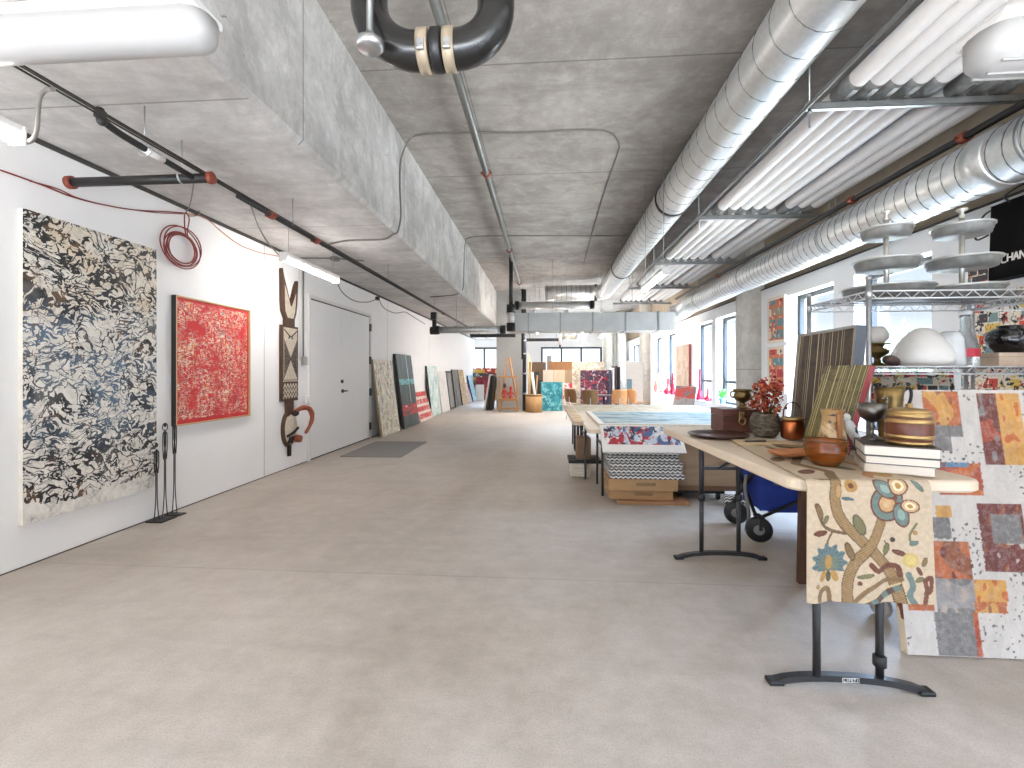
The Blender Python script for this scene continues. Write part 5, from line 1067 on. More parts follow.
for k, (cpx, cpy, rz) in enumerate([(848, 688, -.085), (720, 559, .0)]):
    c = inv @ on_z(cpx, cpy, 0); m = MB(); N_ = 16; fr_ = rz; vs, fs = [], []
    for i in range(N_ + 1):
        u = i / N_ * 2 - 1; x = c.x + u * .298; zc_ = .032 * (1 - abs(u) ** 2.6); hh = .026 if abs(u) < .9 else .02; w_ = .017 + .005 * (abs(u) > .9)
        yo = u * .298 * fr_
        for a, b in ((-w_, 0), (w_, 0), (w_, hh), (-w_, hh)): vs.append((x, c.y + a + yo, zc_ + b))
    for i in range(N_):
        for j in range(4): fs.append((i * 4 + j, i * 4 + (j + 1) % 4, i * 4 + 4 + (j + 1) % 4, i * 4 + 4 + j))
    fs += [(0, 1, 2, 3), tuple(N_ * 4 + j for j in range(4))]; m.add(vs, fs); fb = m.build('foot_bar', LEGK, t)
    for s in (-1, 1):
        q = MB(); q.bb(c.x + s * .298 - .032, c.x + s * .298 + .032, c.y + s * .298 * fr_ - .026, c.y + s * .298 * fr_ + .026, 0, .02, .006); q.build('foot_pad', BLACK, fb)
    if k == 0:
        q = MB(); y_ = c.y - .0190; lx, lz = c.x + .01, .045; W_, H_ = .046, .0088
        for a, b in (((lx - W_, lz - H_), (lx + W_, lz - H_)), ((lx + W_, lz - H_), (lx + W_, lz + H_)), ((lx + W_, lz + H_), (lx - W_, lz + H_)), ((lx - W_, lz + H_), (lx - W_, lz - H_))): q.bar((a[0], y_, a[1]), (b[0], y_, b[1]), .002, .0022)
        G = {'L': [((0, 1), (0, 0)), ((0, 0), (1, 0))], 'I': [((.5, 0), (.5, 1))], 'F': [((0, 0), (0, 1)), ((0, 1), (1, 1)), ((0, .5), (.8, .5))], 'E': [((0, 0), (0, 1)), ((0, 1), (1, 1)), ((0, .5), (.8, .5)), ((0, 0), (1, 0))], 'T': [((0, 1), (1, 1)), ((.5, 0), (.5, 1))], 'M': [((0, 0), (0, 1)), ((0, 1), (.5, .4)), ((.5, .4), (1, 1)), ((1, 1), (1, 0))], 'C': [((1, 1), (.15, 1)), ((.15, 1), (0, .8)), ((0, .8), (0, .2)), ((0, .2), (.15, 0)), ((.15, 0), (1, 0))], 'H': [((0, 0), (0, 1)), ((1, 0), (1, 1)), ((0, .5), (1, .5))], 'A': [((0, 0), (.5, 1)), ((.5, 1), (1, 0)), ((.2, .38), (.8, .38))], 'N': [((0, 0), (0, 1)), ((0, 1), (1, 0)), ((1, 0), (1, 1))]}
        for i, ch in enumerate('LIFETIME'):
            for a, b in G[ch]:
                gx = lx - W_ + .006 + i * .0105; q.bar((gx + a[0] * .0075, y_, lz - .0055 + a[1] * .011), (gx + b[0] * .0075, y_, lz - .0055 + b[1] * .011), .0018, .002)
        q.build('logo', plain('logo_white', (214, 214, 212), .5), fb)
    for s in (-1, 1):
        lx_ = c.x + s * .133; m = MB(); m.cyl((lx_, c.y, .05), (lx_, c.y, .50), .0155, n=14); m.cyl((lx_, c.y, .45), (lx_, c.y, NZ - .05), .0185, n=14); lg = m.build('leg', LEGK, t)
        zk = .12 if (k == 0 and s == 1) else .45
        q = MB(); q.lathe([(.02, -.025), (.026, -.02), (.026, .02), (.02, .025)], (lx_, c.y, zk), 14); q.build('collar', BLACK, lg)
    m = MB(); m.bar((c.x - .133, c.y, .66), (c.x + .133, c.y, .66), .022, .022); m.bar((c.x, c.y, .66), (c.x, c.y + (.45 if k == 0 else -.45), NZ - .055), .016, .016); m.build('crossbar', LEGK, t)

# embroidered runner: one cloth lying along the table and hanging over its near end
from mathutils import noise as mnoise
def sd_seg(p, a, b):
    ax, ay, bx, by = a[0], a[1], b[0], b[1]; dx, dy = bx - ax, by - ay; q = max(0, min(1, ((p[0] - ax) * dx + (p[1] - ay) * dy) / (dx * dx + dy * dy + 1e-9)))
    return math.hypot(p[0] - ax - q * dx, p[1] - ay - q * dy), q
def sd_line(p, L): return min(sd_seg(p, a, b)[0] for a, b in zip(L, L[1:]))
def sd_ell(p, c, rx, ry, rot=0):
    dx, dy = p[0] - c[0], p[1] - c[1]; cs, sn = math.cos(rot), math.sin(rot); u, v = dx * cs + dy * sn, -dx * sn + dy * cs; return math.hypot(u / rx, v / ry)
S3 = lambda *c: srgb(*c)[:3]
LIN, BRN1, BRN2, TEAL, RUST, CRM, YEL, OLV, DRK, BLU = S3(196, 176, 150), S3(126, 100, 68), S3(108, 84, 58), S3(104, 120, 114), S3(106, 62, 46), S3(198, 164, 124), S3(170, 130, 70), S3(114, 108, 76), S3(64, 52, 54), S3(82, 104, 112)
def smooth(L, k=6): return [(v.x, v.y) for v in cr([(a, b, 0) for a, b in L], k)]
TRA = smooth([(212, 50), (200, 150), (232, 262), (330, 365), (440, 470), (520, 570), (565, 730)], 4); TRB = smooth([(458, 285), (405, 395), (312, 500), (272, 600), (270, 730)], 4)
BR1 = smooth([(275, 342), (190, 330), (130, 292), (90, 190)], 3); BR2 = smooth([(190, 335), (165, 380), (160, 410)], 3); CURL = smooth([(395, 508), (440, 545), (500, 515), (548, 520), (560, 575)], 3)
SCL = smooth([(305, 715), (380, 640), (470, 600), (565, 585)], 4); WAV = smooth([(600, 560), (622, 620), (602, 670), (640, 730)], 3); RC1 = smooth([(680, 730), (695, 640), (690, 590), (722, 575), (716, 640), (690, 660)], 3); RC2 = smooth([(655, 285), (612, 350), (625, 400)], 3); BLC = smooth([(110, 700), (120, 655), (165, 645), (180, 725)], 3); STEM2 = smooth([(470, 470), (500, 430), (480, 380)], 3)
def emb(x, y):
    p = (x, y); c = LIN
    d = sd_line(p, BR1)
    if d < 9: c = BRN2
    if sd_line(p, BR2) < 6: c = BRN2
    if sd_line(p, STEM2) < 5 or sd_line(p, RC2) < 7: c = OLV
    for L in (TRA, TRB):
        d = sd_line(p, L)
        if d < 31: c = BRN2 if d > 25 else (BRN1 if int((x * .6 + y) / 7) % 2 else S3(160, 130, 88))
    for cc, rx, ry, rt, col in [((112, 225), 18, 48, -.35, BRN1), ((150, 270), 14, 28, .5, OLV), ((118, 342), 42, 17, -.1, RUST), ((335, 295), 30, 62, -.45, OLV), ((283, 440), 22, 55, -.4, BRN1), ((272, 155), 36, 10, .1, BLU), ((490, 425), 18, 34, .3, OLV), ((636, 390), 28, 14, -.25, TEAL), ((556, 443), 36, 15, .3, RUST), ((690, 490), 14, 28, .4, BRN1), ((660, 540), 12, 26, -.5, RUST), ((660, 585), 26, 14, -.4, OLV), ((672, 82), 14, 42, -.75, TEAL), ((146, 44), 50, 12, .1, BRN1), ((365, 570), 46, 12, -.2, OLV), ((220, 115), 17, 44, 0, S3(176, 140, 90)), ((645, 335), 14, 12, 0, YEL), ((100, 628), 12, 12, 0, S3(170, 140, 90)), ((335, 610), 13, 12, 0, RUST)]:
        e = sd_ell(p, cc, rx, ry, rt)
        if e < 1: c = col if e < .78 else tuple(v * .62 for v in col)
    e = sd_ell(p, (292, 85), 37, 34)
    if e < 1: c = YEL if e > .42 else RUST
    # thistle
    dx, dy = x - 168, y - 500; r = math.hypot(dx, dy); a = math.atan2(dy, dx)
    if r < 92 + 12 * math.cos(a * 11) and dy < 45:
        c = BLU if (math.cos(a * 22) > -.2) else TEAL
        if r < 55 and dy > -30: c = OLV if math.cos(a * 14) > .3 else TEAL
    for cc, rx, ry, rt in [((133, 575), 17, 32, .4), ((203, 575), 17, 32, -.4), ((168, 500), 20, 40, 0)]:
        if sd_ell(p, cc, rx, ry, rt) < 1: c = YEL
    if sd_ell(p, (168, 575), 16, 30) < 1: c = S3(90, 86, 60)
    # great flower
    r = math.hypot(x - 495, y - 180)
    if r < 98 and x < 585: c = RUST if r > 87 else (TEAL if r > 52 else (RUST if r > 44 else S3(190, 150, 104) if r > 22 else CRM))
    for cc, rx, ry, rt, col in [((484, 100), 74, 42, .62, TEAL), ((572, 238), 44, 70, -.25, TEAL), ((560, 82), 56, 54, 0, CRM), ((622, 192), 56, 36, .15, CRM)]:
        e = sd_ell(p, cc, rx, ry, rt)
        if e < 1: c = RUST if e > .84 else (col if e > .55 or col == TEAL else (S3(232, 214, 176) if e > .3 else YEL))
        if col == TEAL and e < .42: c = S3(136, 160, 150)
    if math.hypot(x - 540, y - 150) < 15: c = RUST
    if math.hypot(x - 525, y - 375) < 14: c = DRK
    e = sd_ell(p, (615, 482), 46, 40)
    if e < 1: c = S3(206, 184, 116) if e < .6 else S3(196, 170, 110)
    d, best = sd_line(p, CURL), None
    if d < 14: c = RUST
    # scalloped leaf
    for a_, b_ in zip(SCL, SCL[1:]):
        d, q = sd_seg(p, a_, b_)
        if d < 12: c = BRN1
    if 330 < x < 560:
        ytop = 700 - (x - 315) * .50 + 14; dd = y - ytop
        if 10 < dd < 78 - (x - 330) * .1: c = (TEAL if (int((x - dd * .5) / 34) % 2) else S3(92, 70, 62)) if dd > 20 else S3(206, 182, 140)
    if sd_line(p, WAV) < 17: c = TEAL
    if sd_line(p, RC1) < 12: c = RUST
    if sd_line(p, BLC) < 14: c = BRN1
    return c
RW = .475; rl = [Vector((1.022, 1.945, 0)), Vector((1.13, 2.90, 0))]; rdir = (rl[1] - rl[0]).normalized(); edge_y = lambda x: P0.y + (x - P0.x) * math.tan(PHI) - .006
RT, RD, RAD = .96, .485, .02
def runner_pt(u, v):
    s = RT - v * (RT + RD)   # distance from the fold, + on the table
    xb = 1.022 + RW * u
    if s >= 0:
        q = rl[0] + rdir * s; x = q.x + RW * u; y = q.y + u * .02 + (-.03) * max(0, 1 - s / .05) ** 2 * 0; k = min(1, s / .06); y = y * k + (edge_y(x) + .02 * 0 + s) * (1 - k)
        return Vector((x, y, NZ + .004 + .0015 * math.sin(u * 17 + s * 9)))
    s = -s; a = min(s / (RAD * PI / 2), 1) * PI / 2
    if s < RAD * PI / 2: return Vector((xb, edge_y(xb) - RAD * math.sin(a) * .9, NZ + .004 - RAD * (1 - math.cos(a))))
    f = (s - RAD * PI / 2) / (RD - RAD * PI / 2); amp = .009 * f
    return Vector((xb + (u - .5) * .02 * f, edge_y(xb) - RAD * .9 - .004 - amp * (1 + math.sin(u * 15 + 1) + .5 * math.sin(u * 27)), NZ + .004 - RAD - (s - RAD * PI / 2)))
def runner_col(u, v):
    s = (v * (RT + RD) - RT); x = 40 + 705 * u
    if s > 0: c = emb(x, 40 + 675 * (s / RD))
    else:
        y = (-s / RT); c = LIN
        for L, w, col in ((((.25, 0), (.35, .12), (.2, .3), (.4, .5), (.3, .8)), .035, BRN1), (((.6, .05), (.8, .2), (.7, .4)), .03, S3(176, 120, 74))):
            if sd_line((u, y), L) < w: c = col
        for cc, rx, ry, rt, col in (((.15, .12), .1, .04, .4, RUST), ((.55, .22), .1, .04, -.5, OLV), ((.75, .08), .08, .05, 0, YEL), ((.12, .42), .09, .05, .5, BRN1), ((.6, .6), .12, .07, .3, TEAL)):
            if sd_ell((u, y), cc, rx, ry, rt) < 1: c = col
    k = .92 + .12 * mnoise.noise(Vector((u * 30, v * 90, 0))) + .1 * mnoise.noise(Vector((u * 120, v * 330, 3))); return tuple(min(1, q * k) for q in c)
m = MB(); m.grid(runner_pt, 190, 520, True, runner_col); ob = m.build('table_runner', paint_attr('runner_linen', .85, .12)); tag(ob, 'cream embroidered runner with flowers and vines hanging over the near table end', 'runner')
md = ob.modifiers.new('cloth_thickness', 'SOLIDIFY'); md.thickness = .002; md.offset = 1
# ---------------------------------------------------------------- things on the near table
N1 = NZ + .001; N2 = NZ + .0085
def PT(px, py, z=NZ): return on_z(px, py, z)
# wooden box with brass clasp
BOXW = wood('box_walnut', (74, 44, 38), (112, 70, 60), 5, 'X', .4); BRASS = plain('brass', (184, 152, 100), .32, .9, var=.2); BRASSD = plain('aged_brass', (126, 104, 66), .38, 1.0, var=.25, scale=14)
bx0_, bx1_ = 1.245, 1.50; t = thing('wooden_box', 'dark walnut box with brass clasp at the far end of the near table', 'box', ((bx0_ + bx1_) / 2, 3.50, N1), .04); w_ = bx1_ - bx0_
m = MB(); m.box((0, 0, .058), (w_, .22, .116), bev=.004); m.build('body', BOXW, t); m = MB(); m.box((0, 0, .142), (w_ + .004, .224, .046), bev=.004); m.build('lid', BOXW, t)
m = MB(); m.bb(-.018, .018, -.122, -.112, .095, .150, .003); m.tube([(.022 * math.cos(a), -.126, .085 + .026 * math.sin(a)) for a in [2 * PI * k / 16 for k in range(16)]], .005, 6, closed=True); m.build('clasp', BRASS, t)
bt = N1 + .166
# brass urn on the box
t = thing('brass_urn', 'aged brass footed urn standing on the walnut box', 'urn', (1.43, 3.50, bt)); m = MB()
m.lathe([(0, 0), (.036, 0), (.038, .008), (.024, .016), (.016, .035), (.02, .042), (.05, .06), (.062, .085), (.056, .105), (.05, .112), (.062, .125), (.066, .135), (.058, .137), (.05, .115), (.045, .08), (0, .06)], n=28); m.build('body', BRASSD, t)
for s in (-1, 1):
    m = MB(); m.tube(cr([(s * .05, 0, .12), (s * .082, 0, .115), (s * .08, 0, .085), (s * .056, 0, .075)], 4), .006, 8); m.build('handle', BRASSD, t)
m = MB(); m.lathe([(0, 0), (.075, 0), (.155, .004), (.19, .02), (.186, .024), (.15, .010), (.07, .006), (0, .006)], n=48); tag(m.build('tray', wood('tray_wood', (52, 30, 26), (84, 50, 42), 6, 'X', .3), loc=(1.135, 3.16, N1)), 'round dark wooden tray in front of the walnut box', 'tray')
# pot with rust red flowers
t = thing('flower_pot', 'woven dark pot of rust red dried flowers on the near table', 'plant', (1.435, 3.16, N2)); NV = NT('woven_pot', .8); f = NV.noise(30, 3, .6, .5, NV.map(scale=(1, 1, 2.5))); NV.color(NV.ramp(f, [(.3, srgb(52, 46, 40)), (.55, srgb(96, 86, 72)), (.75, srgb(140, 126, 104))])); NV.bump(f, .6, .01)
m = MB(); pr = [(0, 0), (.062, 0)]
for k in range(12):
    z = .012 + .0115 * k; r_ = .068 + .024 * math.sin(PI * (k + .8) / 13); pr += [(r_, z), (r_ + .004, z + .006)]
pr += [(.072, .152), (.06, .15), (.055, .12), (0, .12)]; m.lathe(pr, n=32); m.build('pot', NV.m, t)
STM = plain('stem_brown', (96, 76, 46), .7); FL = [plain('flower_rust', (168, 62, 36), .6, var=.3, scale=40), plain('flower_orange', (196, 92, 52), .6, var=.3, scale=40), plain('flower_dark', (112, 34, 26), .6, var=.3, scale=40)]
stems = MB(); heads = [MB(), MB(), MB()]; r2 = random.Random(4)
for k in range(34):
    a, q = r2.uniform(0, 2 * PI), r2.uniform(.15, 1); tip = Vector((math.cos(a) * .097 * q, math.sin(a) * .097 * q, r2.uniform(.24, .40) - .06 * q)); base = Vector((math.cos(a) * .03 * q, math.sin(a) * .03 * q, .12)); mid = (base + tip) / 2 + Vector((math.cos(a) * .01, math.sin(a) * .01, .02))
    path = cr([base, mid, tip], 3); stems.tube(path, .0016, 5)
    for j in range(9):
        c = tip + Vector((r2.gauss(0, .016), r2.gauss(0, .016), r2.gauss(-.015, .022))); heads[r2.choice((0, 0, 1, 2))].ball(c, r2.uniform(.007, .0125), (1, 1, .8), 7)
for k in range(10):
    a = r2.uniform(0, 2 * PI); tip = Vector((math.cos(a) * .1, math.sin(a) * .1, r2.uniform(.2, .36))); stems.tube([(math.cos(a) * .03, math.sin(a) * .03, .12), tip], .0013, 4); heads[r2.choice((0, 2))].ball(tip, .006, n=6)
stems.build('stems', STM, t)
for h_, f_ in zip(heads, FL): h_.build('blossoms', f_, t)
lv = MB()
for k in range(7):
    a = r2.uniform(-.5, 1.5); L_ = r2.uniform(.06, .1); c_, s_ = math.cos(a), math.sin(a); z0_ = .13; lv.add([(c_ * .04, s_ * .04, z0_), (c_ * (.04 + L_ * .5) - s_ * .012, s_ * (.04 + L_ * .5) + c_ * .012, z0_ + .05), (c_ * (.04 + L_), s_ * (.04 + L_), z0_ + .045), (c_ * (.04 + L_ * .5) + s_ * .012, s_ * (.04 + L_ * .5) - c_ * .012, z0_ + .045)], [(0, 1, 2, 3)])
lv.build('leaves', plain('yellow_leaf', (150, 140, 52), .6), t)
# copper kettle
COP = plain('copper', (172, 98, 60), .3, 1.0, var=.2, scale=10); t = thing('copper_pot', 'small round copper pot with hooped handle beside the flower pot', 'pot', (1.555, 3.06, N2)); m = MB(); m.lathe([(0, 0), (.055, 0), (.064, .012), (.068, .05), (.064, .1), (.058, .118), (.052, .118), (.05, .1), (0, .09)], n=30); m.build('body', COP, t)
m = MB(); m.lathe([(.058, .116), (.066, .12), (.066, .134), (.056, .136), (.052, .12)], n=30); m.build('brass_rim', BRASS, t)
m = MB(); m.tube(cr([(-.055, 0, .13), (-.05, 0, .185), (-.02, 0, .225), (.02, 0, .225), (.05, 0, .185), (.055, 0, .13)], 5), .0045, 8); m.build('handle', plain('kettle_handle', (90, 74, 62), .35, .8), t)
# papers, pen, leaf dish, carved leaf
m = MB(); m.bb(-.16, .16, -.11, .11, 0, .002); tag(m.build('paper_sheet', plain('kraft_sheet', (206, 180, 140), .8), loc=(1.29, 2.86, N2), rot=(0, 0, -.2)), 'light brown paper sheet lying on the runner below the flower pot', 'paper')
t = thing('pen', 'dark slim pen lying on the brown paper sheet', 'pen', (1.255, 2.88, N2 + .0075), .12); m = MB(); m.cyl((-.07, 0, 0), (.06, 0, 0), .0055, n=8); m.build('barrel', plain('pen_dark', (56, 46, 50), .3), t); m = MB(); m.cyl((-.088, 0, 0), (-.07, 0, 0), .0015, .0055, n=8); m.build('nib', STEEL, t)
def dish(name, lab, cat, p, rz, L_, W_, h, mat):
    m = MB(); vs, fs = [], []; R_, K = 6, 28
    prof = [(0, .004), (.55, .004), (.85, .45 * h), (1.0, h), (.94, h), (.78, .5 * h), (.5, .012), (0, .012)]
    prof = [(a, b) for a, b in prof]; n_ = len(prof)
    for r_, z in prof:
        for k in range(K):
            a = 2 * PI * k / K; pinch = 1 - .25 * abs(math.cos(a)) ** 6; vs.append((r_ * L_ * math.cos(a), r_ * W_ * math.sin(a) * pinch, z + (.3 * h * abs(math.cos(a)) ** 3 if r_ > .8 else 0)))
    for i in range(n_ - 1):
        for k in range(K): fs.append((i * K + k, i * K + (k + 1) % K, (i + 1) * K + (k + 1) % K, (i + 1) * K + k))
    m.add(vs, fs, True); return tag(m.build(name, mat, loc=p, rot=(0, 0, rz)), lab, cat)
dish('wooden_dish', 'shallow light brown wooden dish on the near table beside the amber bowl', 'dish', (1.205, 2.38, N2 + .003), .3, .135, .07, .03, wood('dish_wood', (150, 88, 50), (196, 132, 84), 6, 'X', .35))
dish('wooden_dish', 'flat olive brown leaf shaped dish behind the light wooden dish', 'dish', (1.36, 2.66, N2), -.5, .11, .05, .014, plain('olive_dish', (120, 92, 58), .5))
# amber glass bowl and bird pitcher
def glass(name, c, rough=.04):
    n = NT(name, rough); n.color(rgba(c)); n.b.inputs['Transmission Weight'].default_value = .85; n.b.inputs['IOR'].default_value = 1.4; return n.m
AMB = glass('amber_glass', (224, 138, 56)); t = MB(); pr = [(0, 0), (.045, 0), (.052, .006), (.07, .03), (.083, .06), (.086, .072), (.082, .077), (.087, .085), (.082, .091), (.087, .099), (.088, .114), (.083, .116), (.079, .1), (.077, .07), (.062, .034), (.046, .012), (0, .01)]
t.lathe(pr, n=40); tag(t.build('glass_bowl', AMB, loc=(1.262, 2.20, N2)), 'amber glass bowl with ridged rim at the near end of the runner', 'bowl')
t = thing('ceramic_pitcher', 'tan ceramic pitcher with a white bird handle behind the amber bowl', 'pitcher', (1.425, 2.42, N2)); m = MB(); m.lathe([(0, 0), (.05, 0), (.056, .01), (.058, .08), (.052, .16), (.046, .2), (.052, .225), (.054, .235), (.048, .235), (.04, .2), (.046, .08), (0, .02)], n=30)
m.build('body', splat('pitcher_glaze', (180, 142, 92), [((140, 88, 48), 9, .54, (1, 1, .5), .8), ((58, 48, 40), 13, .62, (1, 1, 1), 1.2), ((214, 190, 150), 8, .6, (1, 1, 1), .6)], .3), t)
m = MB(); m.tube(cr([(-.005, -.052, .22), (-.005, -.06, .15), (-.005, -.062, .06), (-.005, -.058, .01)], 4), .011, 8); m.build('trunk_relief', plain('pitcher_trunk', (172, 112, 58), .35), t)
m = MB(); m.ball((.062, -.03, .15), .03, (.8, .8, 1.5), 14, (0, -.4, 0)); m.ball((.04, -.032, .2), .021, n=12); m.tube(cr([(.07, -.03, .13), (.09, -.03, .09), (.098, -.03, .06)], 4), [.022] * 4 + [.018] * 4 + [.008], 8); m.build('bird', plain('bird_white', (214, 216, 214), .35), t)
m = MB(); m.tube(cr([(.085, -.032, .11), (.1, -.034, .075), (.11, -.034, .045)], 4), [.014] * 4 + [.012] * 4 + [.005], 8); m.ball((.075, -.045, .14), .018, (.6, .4, 1.4), 10, (0, -.5, 0)); m.build('wing_and_tail', plain('bird_black', (48, 54, 62), .4), t)
m = MB(); m.cyl((.028, -.04, .203), (.014, -.046, .2), .006, .001, 8); m.build('beak', plain('beak', (200, 140, 60), .4), t)
# three art books
BA = math.radians(-25); bo = Vector((1.345, 2.075, 0)); bu, bv = Vector((math.cos(BA), math.sin(BA), 0)), Vector((-math.sin(BA), math.cos(BA), 0)); bz = N2
for k, (w_, d_, h_, off, cov, lab) in enumerate([(.235, .25, .036, (.0, .0), (206, 196, 180), 'lowest of three thick books at the near table end, pale cover'), (.245, .255, .034, (.004, -.006), (70, 62, 58), 'middle of three thick books, with a thin dark cover'), (.25, .262, .043, (.0, -.004), (60, 50, 44), 'topmost of three thick books, under the little barrel')]):
    p = bo + bu * (off[0] + w_ / 2) + bv * (off[1] + d_ / 2); t = thing('book', lab, 'book', (p.x, p.y, bz), BA, 'stack of thick books')
    m = MB(); m.bb(-w_ / 2, w_ / 2, -d_ / 2, d_ / 2, 0, .003); m.bb(-w_ / 2, w_ / 2, -d_ / 2, d_ / 2, h_ - .003, h_); m.bb(-w_ / 2, w_ / 2, d_ / 2 - .003, d_ / 2, .003, h_ - .003); m.build('cover', plain('book_cover_%d' % k, cov, .35), t)
    n = NT('pages_%d' % k, .8); n.color(n.ramp(n.noise(1, 2, .5, 0, n.map(scale=(2, 2, 900))), [(.3, srgb(206, 194, 178)), (.7, srgb(236, 228, 216))])); m = MB(); m.bb(-w_ / 2 + .004, w_ / 2 - .004, -d_ / 2 + .004, d_ / 2 - .003, .003, h_ - .003); m.build('pages', n.m, t); bz += h_ + .0003
# barrel, goblet on the books; tankard behind
BRW = wood('barrel_wood', (84, 42, 24), (122, 66, 38), 6, 'Z', .3); bp_ = bo + bu * .172 + bv * .11; SIL = plain('tarnished_silver', (112, 108, 102), .35, 1.0, var=.3, scale=12)
t = thing('barrel_box', 'small wooden barrel with brass hoops and lid on the book stack', 'barrel', (bp_.x, bp_.y, bz)); rr2 = lambda z: .073 + .01 * math.sin(PI * z / .135)
m = MB(); m.lathe([(0, 0)] + [(rr2(z), z) for z in [.0 + .009 * k for k in range(16)]] + [(0, .135)], n=40); m.build('staves', BRW, t)
for a, b in ((.0, .016), (.026, .044), (.092, .11), (.117, .136)):
    m = MB(); m.lathe([(rr2(a), a), (rr2(a) + .003, a + .001), (rr2(b) + .003, b - .001), (rr2(b), b)], n=40); m.build('hoop', BRASS, t)
m = MB(); m.lathe([(.074, .135), (.074, .142), (.055, .152), (.02, .156), (.012, .158), (.014, .17), (0, .174)], n=36); m.build('lid', BRASS, t)
gp = bo + bu * .06 + bv * .205; t = thing('goblet', 'tarnished silver goblet on the back of the book stack', 'goblet', (gp.x, gp.y, bz))
m = MB(); m.lathe([(0, 0), (.042, 0), (.042, .006), (.02, .016), (.009, .03), (.008, .05), (.014, .06), (.008, .07), (.012, .08)], n=26); m.build('foot', SIL, t)
m = MB(); m.lathe([(.0, .078), (.02, .082), (.045, .1), (.055, .13), (.056, .165), (.051, .165), (.048, .13), (.035, .1), (0, .09)], n=28); m.build('bowl', SIL, t)
m = MB(); m.tube(cr([(.05, 0, .15), (.066, 0, .175), (.055, 0, .195), (.045, 0, .185)], 4), .005, 6); m.build('scroll', SIL, t)
TKH = plain('dark_handle', (44, 40, 40), .35, .5); t = thing('brass_tankard', 'brass tankard with dark curled handle behind the little barrel', 'tankard', (1.685, 2.41, N1)); m = MB(); m.lathe([(0, 0), (.052, 0), (.055, .01), (.044, .03), (.046, .2), (.053, .31), (.06, .352), (.056, .352), (.048, .30), (.04, .2), (0, .1)], n=30); m.build('body', BRASSD, t)
m = MB(); m.tube(cr([(.05, 0, .32), (.085, 0, .352), (.1, 0, .325), (.088, 0, .27), (.05, 0, .22)], 5), .007, 8); m.build('handle', TKH, t); m = MB(); m.tube(cr([(-.06, 0, .35), (-.052, .01, .37), (-.035, .01, .365)], 4), .007, 8); m.build('thumb_scroll', TKH, t)
# two striped pictures leaning at the table's right side
def leaning_pic(o, near, far, a):
    d = Vector((far[0] - near[0], far[1] - near[1], 0)); c = Vector(((near[0] + far[0]) / 2, (near[1] + far[1]) / 2, N1)); yaw = math.atan2(-d.y, -d.x); lean(o, c, yaw, a); return d.length
ST1 = stripes_painting('bark_stripes', (206, 190, 156), [(12, 10, 9), (32, 25, 18), (84, 62, 38), (22, 20, 19), (104, 82, 54)], 24); ST2 = stripes_painting('reed_stripes', (222, 208, 162), [(36, 34, 20), (80, 72, 40), (132, 118, 68), (56, 62, 46), (112, 90, 44)], 26)
L1 = ((1.685, 2.66), (1.732, 3.34)); o = framed('large dark striped picture in a grey frame leaning at the near table side', .68, .685, .055, ST1, plain('grey_frame', (150, 146, 140), .5), .016, .006, side=plain('slate_frame_side', (74, 80, 88), .5)); leaning_pic(o, *L1, .085); PIC1 = o
L2 = ((1.53, 2.47), (1.55, 2.88)); o = canvas('smaller yellow green striped picture with red edges, before the large one', .41, .475, .03, ST2, EDGE_RED); leaning_pic(o, *L2, .27)
# ================================================================ WIRE SHELVING ON CASTERS
SX0, SX1, SY0, SY1 = 1.83, 2.85, 2.78, 3.38
SHELFM = plain('shelf_chrome', (216, 217, 218), .35, .45, var=.04); DECKM = plain('deck_chrome', (120, 121, 122), .4, .6, var=.06)
def wire_shelf(label, x0, x1, zs):
    t = thing('wire_shelving', label, 'shelving', ((x0 + x1) / 2, (SY0 + SY1) / 2, 0), 0, 'chrome wire shelving units'); w, d = (x1 - x0) / 2, (SY1 - SY0) / 2
    for a in (-1, 1):
        for b in (-1, 1):
            m = MB(); m.cyl((a * w, b * d, .13), (a * w, b * d, 1.89), .0127, n=14); m.lathe([(.0127, 0), (.015, .003), (.015, .015), (0, .018)], (a * w, b * d, 1.885), 14)
            po = m.build('post', STEEL, t)
            q = MB(); q.lathe([(.02, -.018), (.05, -.018), (.06, -.012), (.06, .012), (.05, .018), (.02, .018)], (a * w + .03, b * d - .05, .06), 24, axis=(1, .25, 0)); ca = q.build('caster_wheel', plain('caster_grey', (166, 166, 164), .4), t)
            q = MB(); q.bar((a * w + .007, b * d - .05, .06), (a * w + .007, b * d - .02, .12), .03, .004, up=(1, 0, 0)); q.bar((a * w + .053, b * d - .05, .06), (a * w + .053, b * d - .02, .12), .03, .004, up=(1, 0, 0)); q.bb(a * w - .015, a * w + .045, b * d - .035, b * d + .02, .118, .132); q.build('fork', ZINC, ca)
    for z in zs:
        m = MB(); r = .0045
        for zz in (z, z - .042):
            for a in (-1, 1): m.tube([(-w, a * d, zz), (w, a * d, zz)], r, 6); m.tube([(a * w, -d, zz), (a * w, d, zz)], r, 6)
        for a in (-1, 1):
            n_ = int(2 * w / .045); m.tube([(-w + 2 * w * k / n_, a * d, z - .042 * (k % 2)) for k in range(n_ + 1)], .003, 5); n2 = int(2 * d / .045); m.tube([(a * w, -d + 2 * d * k / n2, z - .042 * (k % 2)) for k in range(n2 + 1)], .003, 5)
        sh = m.build('shelf', SHELFM, t)
        m = MB(); nn = int(2 * w / .024)
        for k in range(1, nn): m.tube([(-w + 2 * w * k / nn, -d, z - .001), (-w + 2 * w * k / nn, d, z - .001)], .0016, 4)
        for yy in (-.15, 0.15): m.tube([(-w, yy, z - .006), (w, yy, z - .006)], .003, 5)
        tag(m.build('wire_deck', DECKM, sh), kind='stuff')
        for a in (-1, 1):
            for b in (-1, 1): q = MB(); q.lathe([(.013, -.04), (.0185, -.038), (.0165, .004), (.013, .006)], (a * w, b * d, z), 14); q.build('corner_sleeve', STEEL, sh)
    return t
